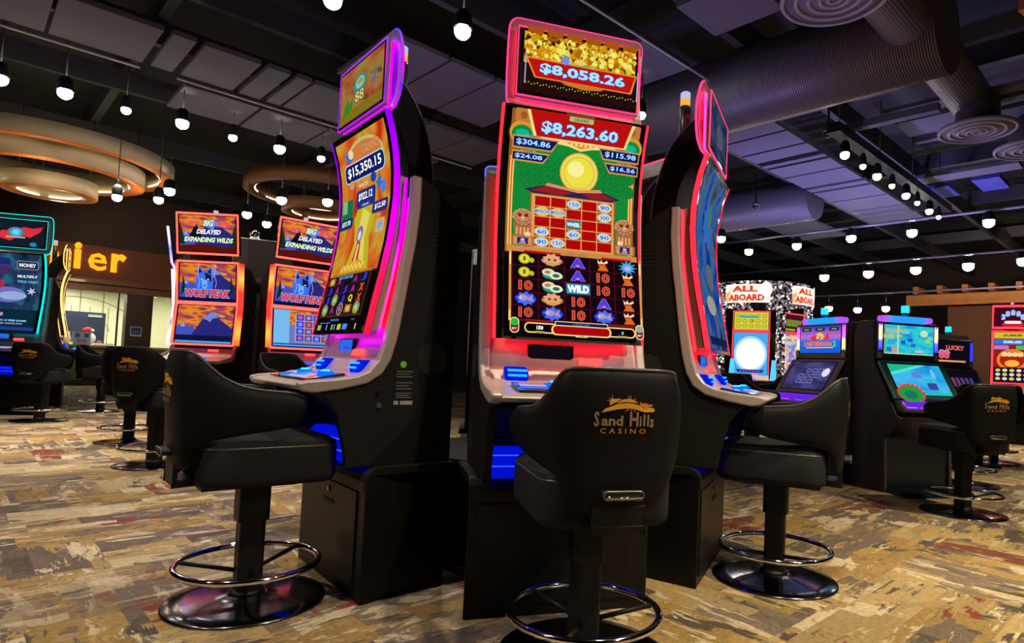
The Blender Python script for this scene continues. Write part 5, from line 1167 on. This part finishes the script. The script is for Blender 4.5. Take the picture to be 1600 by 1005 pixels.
# ---- slant-top machines on the right
def slant_slot(label, loc, rz, group, up, low, strip, bar, tint):
    t = thing('slant_top_machine', label, 'slot machine', (loc[0], loc[1], 0), rz, group)
    w = .36
    prof = [(0, 0), (.015, .462), (-.165, .646), (-.11, .678), (.17, 1.126), (.185, 1.498), (.36, 1.502), (.43, 1.40), (.43, 0)]
    for sx in (-1, 1):
        x0, x1 = sorted((sx * (w - .03), sx * w)); MB().prism(prof, x0, x1, surf('charcoal_side_panel', (.050, .048, .055), .55, spec=.2, bump=.2, bscale=300)).build('side_panel', t, bevel=.006)
    MB().prism([(.03, 0), (.03, .47), (-.11, .66), (-.07, .70), (.19, 1.13), (.21, 1.48), (.34, 1.48), (.41, 1.38), (.41, 0)], -w + .031, w - .031, surf('navy_black_core', (.006, .008, .014), .3)).build('cabinet', t)
    MB().prism([(-.26, 0), (.05, 0), (.05, .035), (-.24, .035)], -w + .02, w - .02, surf('footplate_blue_black', (.01, .02, .04), .15, .5)).build('foot_plate', t, bevel=.004)
    # upper screen
    MB().box(-w + .03, w - .03, .155, .20, 1.15, 1.485, M_DARKSILV).build('upper_bezel', t, bevel=.004)
    MB().box(-.275, .275, .148, .156, 1.20, 1.470, M_BEZEL).build('upper_screen', t); us = [c for c in t.children][-1]
    us = [c for c in t.children if c.name.startswith('upper_screen')][0]
    cv = Canvas(); up(cv, .54, .262); cv.build('display', lambda x, v, l: (x, .1475 - l, 1.204 + v), us, uvbox=(-.27, .27, 0, .262))
    for sx in (-1, 1):
        b = MB(); b.tube([(sx * .304 - .014, .150, 1.235), (sx * .304 + .014, .150, 1.235), (sx * .304 + .014, .150, 1.468), (sx * .304 - .014, .150, 1.468)], .004, strip, True, 6); b.build('side_light', t)
        MB().box(sx * .304 - .008, sx * .304 + .008, .150, .154, 1.25, 1.455, strip).build('inner_glow', t)
        MB().box(sx * .304 - .018, sx * .304 + .018, .146, .154, 1.165, 1.215, M_SILV).build('side_cap', t)
    # lower slanted screen
    A, B = Vector((0, -.065, .80)), Vector((0, .145, 1.125)); d = (B - A); L = d.length; nrm = Vector((0, -d.z, d.y)).normalized()
    b = MB(); vs = []
    P = lambda x, v, l: tuple(A + d * (v / L) + nrm * l + Vector((x, 0, 0)))
    b.add([P(-w + .015, 0, .0), P(w - .015, 0, 0), P(w - .015, L, 0), P(-w + .015, L, 0), P(-w + .015, 0, .03), P(w - .015, 0, .03), P(w - .015, L, .03), P(-w + .015, L, .03)], [(0, 1, 2, 3), (4, 5, 6, 7), (0, 1, 5, 4), (1, 2, 6, 5), (2, 3, 7, 6), (3, 0, 4, 7)], tint)
    lb = b.build('lower_bezel', t, bevel=.006)
    b = MB(); q0, q1 = .03, L - .03; b.add([P(-.29, q0, .028), P(.29, q0, .028), P(.29, q1, .028), P(-.29, q1, .028), P(-.29, q0, .032), P(.29, q0, .032), P(.29, q1, .032), P(-.29, q1, .032)], [(0, 1, 2, 3), (4, 5, 6, 7), (0, 1, 5, 4), (1, 2, 6, 5), (2, 3, 7, 6), (3, 0, 4, 7)], M_BEZEL); ls = b.build('lower_screen', t)
    cv = Canvas(); low(cv, .56, L - .075); cv.build('display', lambda x, v, l: P(x, v + .038, .0325 + l), ls, uvbox=(-.28, .28, 0, L - .075))
    # button deck
    b = MB(); b.prism([(-.155, .70), (-.175, .725), (-.085, .80), (-.05, .80), (-.08, .70)], -w + .03, w - .03, M_DARKSILV); dk = b.build('button_deck', t, bevel=.004)
    for x, col, nm in ((-.24, E8(255, 220, 240, 1.3), 'white'), (-.11, emit('deck_red', (1, .06, .06), 3), 'red'), (.08, E8(120, 130, 255, 1.4), 'blue'), (.23, emit('deck_purple', (.5, .05, 1), 3), 'purple')):
        b = MB(); b.prism([(-.168, .738), (-.165, .742), (-.11, .788), (-.112, .780)], x - .05, x + .05, col); b.build('button', dk)
    MB().prism([(-.172, .728), (-.176, .732), (-.10, .800), (-.096, .796)], -.29, .29, emit('deck_violet_glow', (.14, .02, .7), 1.0)).build('glow_strip', dk)
    # light bar and candle
    b = MB(); b.prism(rrect(-.27, .27, 1.497, 1.550, .024, 4), .16, .24, bar, 'y'); b.build('top_light_bar', t)
    b = MB(); b.lathe([(.03, 1.56), (.03, 1.585)], 0, .2, M_DARKSILV, 14); b.lathe([(.035, 1.585), (.035, 1.65)], 0, .2, emit('candle_cyan', (.02, .55, 1.0), 1.6), 14); b.build('service_candle', t)
    return t
def art_lob(c, W, H):
    c.rect(-W / 2, 0, W / 2, H, emit_vgrad('art_dusk_sea', [(0, rgb(20, 90, 220)), (.45, rgb(40, 110, 230)), (.6, rgb(200, 110, 200)), (1.0, rgb(60, 60, 190))], 1.0, 1.2, 1.47))
    for x in (-.34, 0, .34): c.rr(W * x - W * .12, H * .82, W * x + W * .12, H * .96, .005, E8(20, 50, 90)); c.rect(W * x - W * .06, H * .87, W * x + W * .06, H * .91, E8(160, 170, 60))
    c.ell(0, H * .62, W * .10, H * .14, E8(240, 200, 60), 16); c.ell(-W * .1, H * .56, W * .13, H * .10, E8(220, 50, 70), 14); c.poly([(W * .1, H * .5), (W * .2, H * .78), (W * .24, H * .5)], E8(225, 50, 70)); c.ell(-W * .05, H * .58, W * .04, H * .05, WHT, 8)
    c.text('LOBSTERMANIA', -W * .04, H * .34, H * .18, E8(230, 130, 110), w=W * .70, bold=.06, outline=E8(120, 60, 120), ow=.04); c.text('2', W * .36, H * .34, H * .22, E8(60, 220, 170), bold=.06); c.rect(-W * .33, H * .18, W * .33, H * .22, E8(225, 200, 120))
def art_lob_low(c, W, H):
    c.rect(-W / 2, 0, W / 2, H, emit_noise('art_violet_dim', [(30, 28, 60), (60, 56, 110), (90, 80, 150), (50, 60, 90)], 2.5, .75, detail=3)); c.ell(W * .38, H * .62, W * .08, H * .16, E8(225, 225, 240))
    for i in range(4):
        for j in range(3):
            if (i, j) in ((0, 2), (3, 0)): continue
            x = -W * .22 + i * W * .14; z = H * .2 + j * H * .2; c.rect(x, z, x + W * .11, z + H * .15, E8(120, 120, 190)); c.rect(x + .008, z + .008, x + W * .11 - .008, z + H * .15 - .008, E8(60, 60, 120))
def art_sea(c, W, H):
    c.rect(-W / 2, 0, W / 2, H, emit_noise('art_aqua', [(10, 120, 200), (30, 180, 225), (60, 210, 200), (20, 150, 230), (110, 220, 210)], 2.4, 1.0, detail=3)); c.rect(-W / 2, 0, W / 2, H * .04, E8(150, 220, 160)); c.rect(-W / 2, 0, -W * .47, H, E8(120, 170, 110))
    for x, z, w_, h_, col in ((-.36, .78, .22, .16, (150, 190, 190)), (-.40, .60, .22, .14, (170, 200, 140)), (-.36, .40, .14, .14, (60, 160, 230)), (-.38, .16, .14, .14, (20, 120, 190)), (-.28, .14, .14, .2, (200, 150, 160)), (-.22, .8, .12, .1, (220, 170, 110)), (-.20, .62, .12, .06, (200, 190, 110)), (-.08, .78, .16, .14, (120, 200, 200)), (.02, .5, .1, .12, (20, 90, 200)), (-.12, .42, .1, .12, (20, 100, 190)), (.08, .32, .1, .12, (30, 110, 210)), (.2, .12, .16, .08, (190, 190, 220))):
        c.rr(W * (x - w_ / 2), H * (z - h_ / 2), W * (x + w_ / 2), H * (z + h_ / 2), .006, E8(*col))
    c.rect(-W * .235, 0, -W * .215, H, E8(230, 225, 160)); c.ell(W * .3, H * .75, W * .08, H * .12, E8(190, 230, 190), 12); c.ell(W * .38, H * .5, W * .06, H * .10, E8(130, 220, 120), 10)
def art_pool(c, W, H):
    c.rect(-W / 2, 0, W / 2, H, emit_noise('art_pool', [(20, 130, 210), (40, 170, 235), (70, 190, 240), (30, 150, 200)], 1.6, 1.0, detail=2)); c.poly([(-W / 2, H), (-W / 2, H * .7), (W * .1, H * .98), (W * .1, H)], E8(30, 190, 140)); c.poly([(-W / 2, H * .72), (-W / 2, H * .62), (W * .25, H), (W * .1, H)], E8(90, 225, 220)); c.poly([(-W * .2, 0), (W / 2, H * .12), (W / 2, 0)], E8(30, 200, 170))
    c.ell(-W * .28, H * .05, W * .26, H * .32, E8(200, 70, 60), 20); c.ell(-W * .29, H * .02, W * .22, H * .27, E8(40, 150, 70), 20); c.ell(-W * .3, 0, W * .12, H * .14, E8(20, 120, 90), 14)
    for k in range(7): a = .3 + k * .35; c.ell(-W * .28 + W * .24 * math.cos(a), H * .05 + H * .30 * math.sin(a), .012, .012, E8(235, 120, 100), 8)
    c.rr(W * .1, H * .18, W * .28, H * .4, .01, E8(60, 70, 150)); c.rr(-W * .12, H * .55, W * .06, H * .75, .02, E8(100, 130, 220)); c.ell(W * .3, H * .7, .02, .05, E8(120, 200, 240))
SVIO = emit_vgrad('strip_magenta_gold', [(0, (1, .75, .2)), (.35, (1, .6, .15)), (.5, (.9, .1, 1)), (1, (.6, .05, 1))], 2.6, 1.235, 1.47)
SYB = emit_vgrad('strip_yellow_blue', [(0, (.03, .05, 1)), (.35, (.1, .1, 1)), (.5, (.9, .8, .3)), (.8, (.9, .8, .3)), (1, (.8, .1, 1))], 2.4, 1.235, 1.47)
BAR = emit_vgrad('bar_cyan_violet', [(0, (.5, .05, 1)), (.10, (.45, .1, 1)), (.22, (.02, .32, 1)), (.78, (.02, .32, 1)), (.88, (.4, .1, 1)), (1, (.6, .05, 1))], 1.1, -.3, .3, 'X')
SLG = 'slant-top machines on the right'
slant_slot('charcoal slant-top machine with aqua screens, its tall left side towards us', (3.036, 5.514), face(-75), SLG, art_sea, art_pool, SYB, BAR, surf('teal_tinted_silver', (.10, .26, .26), .3, .6))
slant_slot('slant-top machine with a dusk sea picture, silver frame and violet strips', (2.25, 6.11), face(-158), SLG, art_lob, art_lob_low, SVIO, BAR, M_SILV)
def art_bull(c, W, H):
    c.rect(-W / 2, 0, W / 2, H, E8(14, 10, 30)); c.text('88', -W * .2, H * .4, H * .4, E8(225, 90, 130), w=W * .3, bold=.06, outline=E8(250, 190, 190), ow=.04); c.text('LUCKY', W * .1, H * .72, H * .22, E8(225, 110, 90), w=W * .5, bold=.05); c.rect(-W * .4, H * .06, W * .4, H * .14, E8(220, 170, 60))
def art_dim(c, W, H):
    c.rect(-W / 2, 0, W / 2, H, E8(12, 10, 22))
    for i in range(5): c.rect(-W * .2 + i * W * .12, H * .3, -W * .12 + i * W * .12, H * .7, E8(110 - 10 * i, 60, 110))
SBL = emit('strip_blue', (.02, .04, 1), 1.8)
slant_slot('dark slant-top machine behind the aqua one, red figures and blue strips', (4.58, 7.45), face(-75), SLG, art_bull, art_dim, SBL, surf('unlit_bar', (.25, .28, .3), .3), M_DARKSILV)

# ---- red machine at the right edge
def art_fan_top(c, W, H):
    c.rect(-W / 2, 0, W / 2, H, E8(60, 12, 30)); 
    for k in range(5):
        a = math.radians(140 - 25 * k); c.text(str((3, 8, 8, 8, 8)[k]), W * .34 * math.cos(a), H * .1 + H * .62 * math.sin(a), H * .3, E8(170, 190, 255), bold=.08)
    c.ell(0, H * .12, W * .3, H * .22, E8(200, 30, 40)); c.rect(-W * .22, H * .16, W * .22, H * .3, WHT)
def art_fan_main(c, W, H):
    c.rect(-W / 2, 0, W / 2, H, E8(150, 30, 25)); c.rect(-W / 2, H * .88, W / 2, H, E8(210, 190, 50)); c.text('$1,000.00', 0, H * .94, H * .05, E8(70, 60, 20), w=W * .5, bold=.05); c.rect(-W / 2, H * .76, W / 2, H * .86, E8(40, 120, 220)); c.text('500.00', 0, H * .81, H * .05, WHT, w=W * .5, bold=.05)
    c.rect(-W / 2, H * .66, -W * .1, H * .74, E8(190, 120, 200)); c.rect(W * .1, H * .66, W / 2, H * .74, E8(80, 190, 90)); c.ell(0, H * .45, W * .42, H * .22, E8(235, 130, 50), 24); c.ell(0, H * .45, W * .34, H * .16, E8(180, 30, 20), 24); c.text('8888', 0, H * .56, H * .09, E8(250, 220, 150), w=W * .6, bold=.06); c.ell(0, H * .38, W * .2, H * .07, E8(250, 180, 60), 16)
    c.rect(-W / 2, 0, W / 2, H * .30, E8(30, 15, 25))
    for i in range(5):
        for j in range(3): c.ell(-W * .38 + i * W * .19, H * .07 + j * H * .085, W * .07, H * .032, E8(220, 215, 230) if (i + j) % 2 else E8(210, 210, 90), 10)
FG = 'machines of the right edge carousel'
RH = emit('led_scarlet', (1.0, .02, .035), 4.5)
frame_slot('scarlet-lit machine with a fan of white figures, cut off by the right edge', (7.20, 10.35), face(-118), [(1.0, 1.86, .06, -.02, art_fan_main), (1.92, 2.28, 0, -.03, art_fan_top)], RH, FG, w=.58, ledr=.02)
0 and frame_slot('blue-lit machine seen edge-on left of the scarlet-lit one', (6.62, 11.05), face(168), [(1.0, 1.86, .06, -.02, None), (1.92, 2.2, 0, -.03, None)], SBL, FG, w=.58, ledr=.012)

# ---- carousel with the lit sign drum behind the edge-on machine
def art_white(c, W, H):
    c.rect(-W / 2, 0, W / 2, H, E8(70, 170, 235)); c.ell(0, H * .5, W * .50 - .01, H * .42, E8(170, 220, 250), 28); c.ell(0, H * .5, W * .42, H * .36, E8(250, 250, 255, 1.2), 28); c.poly([(-W * .42, H * .14), (W * .42, H * .14), (W * .36, H * .07), (-W * .36, H * .07)], E8(40, 50, 150))
    for k in range(7): c.ell(-W * .27 + k * W * .09, H * .105, W * .025, H * .012, E8(220, 80, 130), 8)
def art_coins(c, W, H):
    c.rect(-W / 2, 0, W / 2, H, E8(205, 215, 60))
    for i in range(5):
        for j in range(3): c.ell(-W * .38 + i * W * .19, H * .2 + j * H * .3, W * .08, H * .12, E8(165, 160, 40), 12); c.ell(-W * .38 + i * W * .19, H * .2 + j * H * .3, W * .055, H * .08, E8(225, 190, 60), 12)
    c.rect(-W * .35, H * .68, W * .2, H * .8, E8(50, 160, 190)); c.star(W * .03, H * .5, W * .07, W * .03, 6, E8(210, 120, 30))
def art_mix(c, W, H):
    c.rect(-W / 2, 0, W / 2, H, emit_noise('art_candy', [(60, 120, 225), (235, 160, 60), (250, 220, 190), (80, 160, 235), (190, 80, 200), (230, 120, 90)], 3.0, .95, detail=2, stretch=(1, 2, 1)))
    c.rect(-W / 2, 0, W / 2, H * .1, E8(30, 190, 130)); c.rect(-W * .4, H * .9, W * .4, H * .96, E8(240, 200, 120))
def art_dk(c, W, H):
    c.rect(-W / 2, 0, W / 2, H, E8(60, 20, 20)); c.rr(-W * .4, H * .3, W * .4, H * .7, .02, E8(120, 130, 50)); c.rect(-W * .4, H * .05, W * .1, H * .16, E8(130, 190, 30))
CG = 'machines of the sparkling carousel'
cx, cy = 3.78, 13.15
two = lambda a, b: [(0.92, 1.80, .04, .0, a), (1.83, 2.20, 0, -.02, b)]
frame_slot('red-framed machine with a glaring white main screen under yellow coin symbols', (3.42, 12.35), face(-105), two(art_white, art_coins), RH, CG, w=.72, ledr=.013)
frame_slot('red-framed machine with a candy-coloured tall screen, right of the white-screened one', (4.30, 12.50), face(-52), two(art_mix, art_dk), RH, CG, w=.72, ledr=.013)
if 'sequin_painted_glint' not in MATS:
    m, nt, out = new_mat('sequin_painted_glint'); tc = nt.nodes.new('ShaderNodeTexCoord'); vo = nt.nodes.new('ShaderNodeTexVoronoi'); vo.inputs['Scale'].default_value = 26; nt.links.new(tc.outputs['Object'], vo.inputs['Vector'])
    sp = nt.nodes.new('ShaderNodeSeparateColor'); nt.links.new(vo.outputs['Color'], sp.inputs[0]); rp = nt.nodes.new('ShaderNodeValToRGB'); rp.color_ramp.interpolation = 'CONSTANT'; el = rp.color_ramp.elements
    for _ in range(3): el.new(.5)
    for i, (p, c_) in enumerate(((0, (.008, .006, .008)), (.38, (.10, .07, .08)), (.62, (.28, .20, .22)), (.80, (.6, .5, .5)), (.90, (1.6, 1.45, 1.4)))): el[i].position = p; el[i].color = (*c_, 1)  # mirror mosaic: its glints are painted in as glowing cells
    nt.links.new(sp.outputs[0], rp.inputs[0]); e = nt.nodes.new('ShaderNodeEmission'); nt.links.new(rp.outputs[0], e.inputs[0]); nt.links.new(e.outputs[0], out.inputs[0]); MATS['sequin_painted_glint'] = m
SEQ = MATS['sequin_painted_glint']
t = thing('sign_drum', 'round drum of glowing orange-white sign panels on sparkling columns', 'sign', (cx, cy, 0))
b = MB(); b.lathe([(.16, 0), (.16, 2.55)], 0, 0, M_BLACK, 24); b.build('core', t)
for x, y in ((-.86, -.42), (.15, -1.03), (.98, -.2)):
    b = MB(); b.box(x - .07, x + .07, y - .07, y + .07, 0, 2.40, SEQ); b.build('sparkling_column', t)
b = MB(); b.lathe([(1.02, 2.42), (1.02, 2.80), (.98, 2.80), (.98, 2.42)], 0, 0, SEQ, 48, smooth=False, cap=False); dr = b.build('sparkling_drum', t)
sg = emit_noise('art_sign_glow', [(255, 170, 120), (255, 225, 190), (255, 250, 240), (255, 200, 150), (245, 120, 60)], 4, 1.25, detail=3)
for ang in (-118, -48):
    c = Canvas(); c.rr(-.44, 2.36, .44, 2.72, .05, sg); c.text('ALL', -.05, 2.63, .12, E8(215, 60, 30, 1.2), w=.5, bold=.05); c.text('ABOARD', -.02, 2.46, .13, E8(205, 50, 25, 1.2), w=.70, bold=.05); c.ell(.36, 2.62, .11, .15, E8(255, 250, 255, 1.6), 16)
    c.line([(-.44, 2.37), (.44, 2.37)], .012, E8(255, 255, 255, 1.5)); c.line([(-.44, 2.71), (.44, 2.71)], .012, E8(255, 255, 255, 1.5))
    A = math.radians(ang)
    def fn(x, z, l, A=A):
        th = A + x / 1.08; r = 1.10 + l; return (r * math.cos(th), r * math.sin(th), z)
    c.build('sign_panel', fn, t, (), [-.4 + .1 * i for i in range(9)])
for x, y in ((2.98, 12.25), (3.86, 12.22), (4.02, 12.30)):
    pass
for k, (x, y, a) in enumerate(((3.02, 12.20, -.3), (3.80, 12.10, .25))):
    b = MB(); b.prism([(-.05, .85), (.05, .85), (.04, 1.25), (-.02, 1.25)], -.04, .04, emit('wing_cyan', (.10, .62, 1.0), 1.1), 'y'); o = b.build('light_wing'); o.location = (x, y, 0); tag(o, ('pale cyan glowing wing left of the white-screened machine', 'pale cyan glowing wing right of the white-screened machine')[k], 'light')

# ---- more stools
def st(u, v, lab, deg, grp='stools scattered among the far machines', xy=None):
    P = xy or tuple(at_z(u, v, 0))[:2]
    return dup(proto, (P[0], P[1], 0), face(deg), lab, grp)
st(0, 0, 'black stool with its badge facing us before the aqua slant-top machine', -82, xy=(2.93, 4.72))
st(1508, 757, 'black stool behind the one with the badge at the right, ring just showing', -95)
st(1552, 722, 'black stool at the far right edge with a purple sheen on its base', -100)
st(0, 0, 'black stool seen between the edge-on machine deck and the right armrest', -158, xy=(1.66, 5.86))
st(0, 0, 'left of the dark stool backs below the white screen', -95, xy=(2.28, 9.0))
st(0, 0, 'right of the dark stool backs below the white screen', -60, xy=(2.90, 9.15))
st(0, 0, 'black stool before the teal-lit machine, badge on its back, lowest at the far left', -78, xy=(-6.62, 7.80))
st(156, 643, 'black stool nearest the cashier counter, its base touched by blue light', 200)
st(200, 691, 'black stool with a gold badge facing us, left of the wolf machines', -66)
st(240, 727, 'black stool mostly hidden behind the nearest left backrest', -100)
st(0, 0, 'black stool whose backrest shows before the right-hand wolf machine', 150, xy=(-2.42, 5.45))
# ---- lamps that light the hall
for k, (u, v, z, e, sz) in enumerate(()): pass
def down(x, y, z, e, col=(1.0, .80, .55), ang=85, tgt=None):
    light('spot_beam', 'SPOT', (x, y, z), e, col, .06, tgt or (x, y, 0), ang, .6)
LW = (1, .84, .66); RW = (1, .82, .50)
for P in SP[:6]: down(P.x, P.y, 3.36, 260, LW)
for P in SP[6:9]: down(P.x, P.y, 3.4, 150, LW)
for P in SP[9:16:2]: down(P.x, P.y, 3.1, 220, LW)
for P in SP[17:23]: down(P.x, P.y, 3.3, 420, RW)
for P in SP[23:28:2]: down(P.x, P.y, 3.2, 420, RW)
for p in (6.9, 8.4, 9.9): down(*PQ(p, 2.75), 3.3, 260, RW)
# rows that hang above and behind the viewer
for x, y, e, col in ((2.3, 1.6, 640, RW), (4.2, 3.4, 620, RW), (.9, 1.5, 330, RW), (-1.9, 1.4, 220, LW), (-3.4, 3.2, 240, LW), (-4.6, .6, 160, LW)):
    down(x, y, 3.5, e, col, 95)
down(3.6, -.6, 3.3, 190, (1, .84, .72), 60, (.8, 3.0, 1.3)); down(-3.2, .2, 3.3, 130, (1, .84, .74), 60, (-.8, 2.7, 1.4))  # two unseen spots added to brighten the upright faces of the carousel machines
# unseen violet uplights without fittings, added to tint the ceiling panels
for x, y, z, e in ((.6, 5.4, 1.2, 90), (2.6, 8.4, 1.4, 380), (4.6, 9.2, 1.4, 340), (-1.6, 5.2, 1.6, 50)):
    light('violet_wash', 'SPOT', (x, y, z), e, (.42, .36, 1.0), .15, (x + 1.2, y + .6, 5.0), 140, 1.0)
light('pergola_wash', 'SPOT', (*PQ(14.5, 2.5), 2.9), 260, (1, .7, .4), .1, (*PQ(17.6, 3.0), 3.0), 100, .8)
light('fascia_wash', 'SPOT', (-9.6, 12.4, 3.3), 160, (1, .7, .5), .1, (-11.0, 15.6, 2.9), 90, .8)  # unseen spot added to brighten the cashier fascia
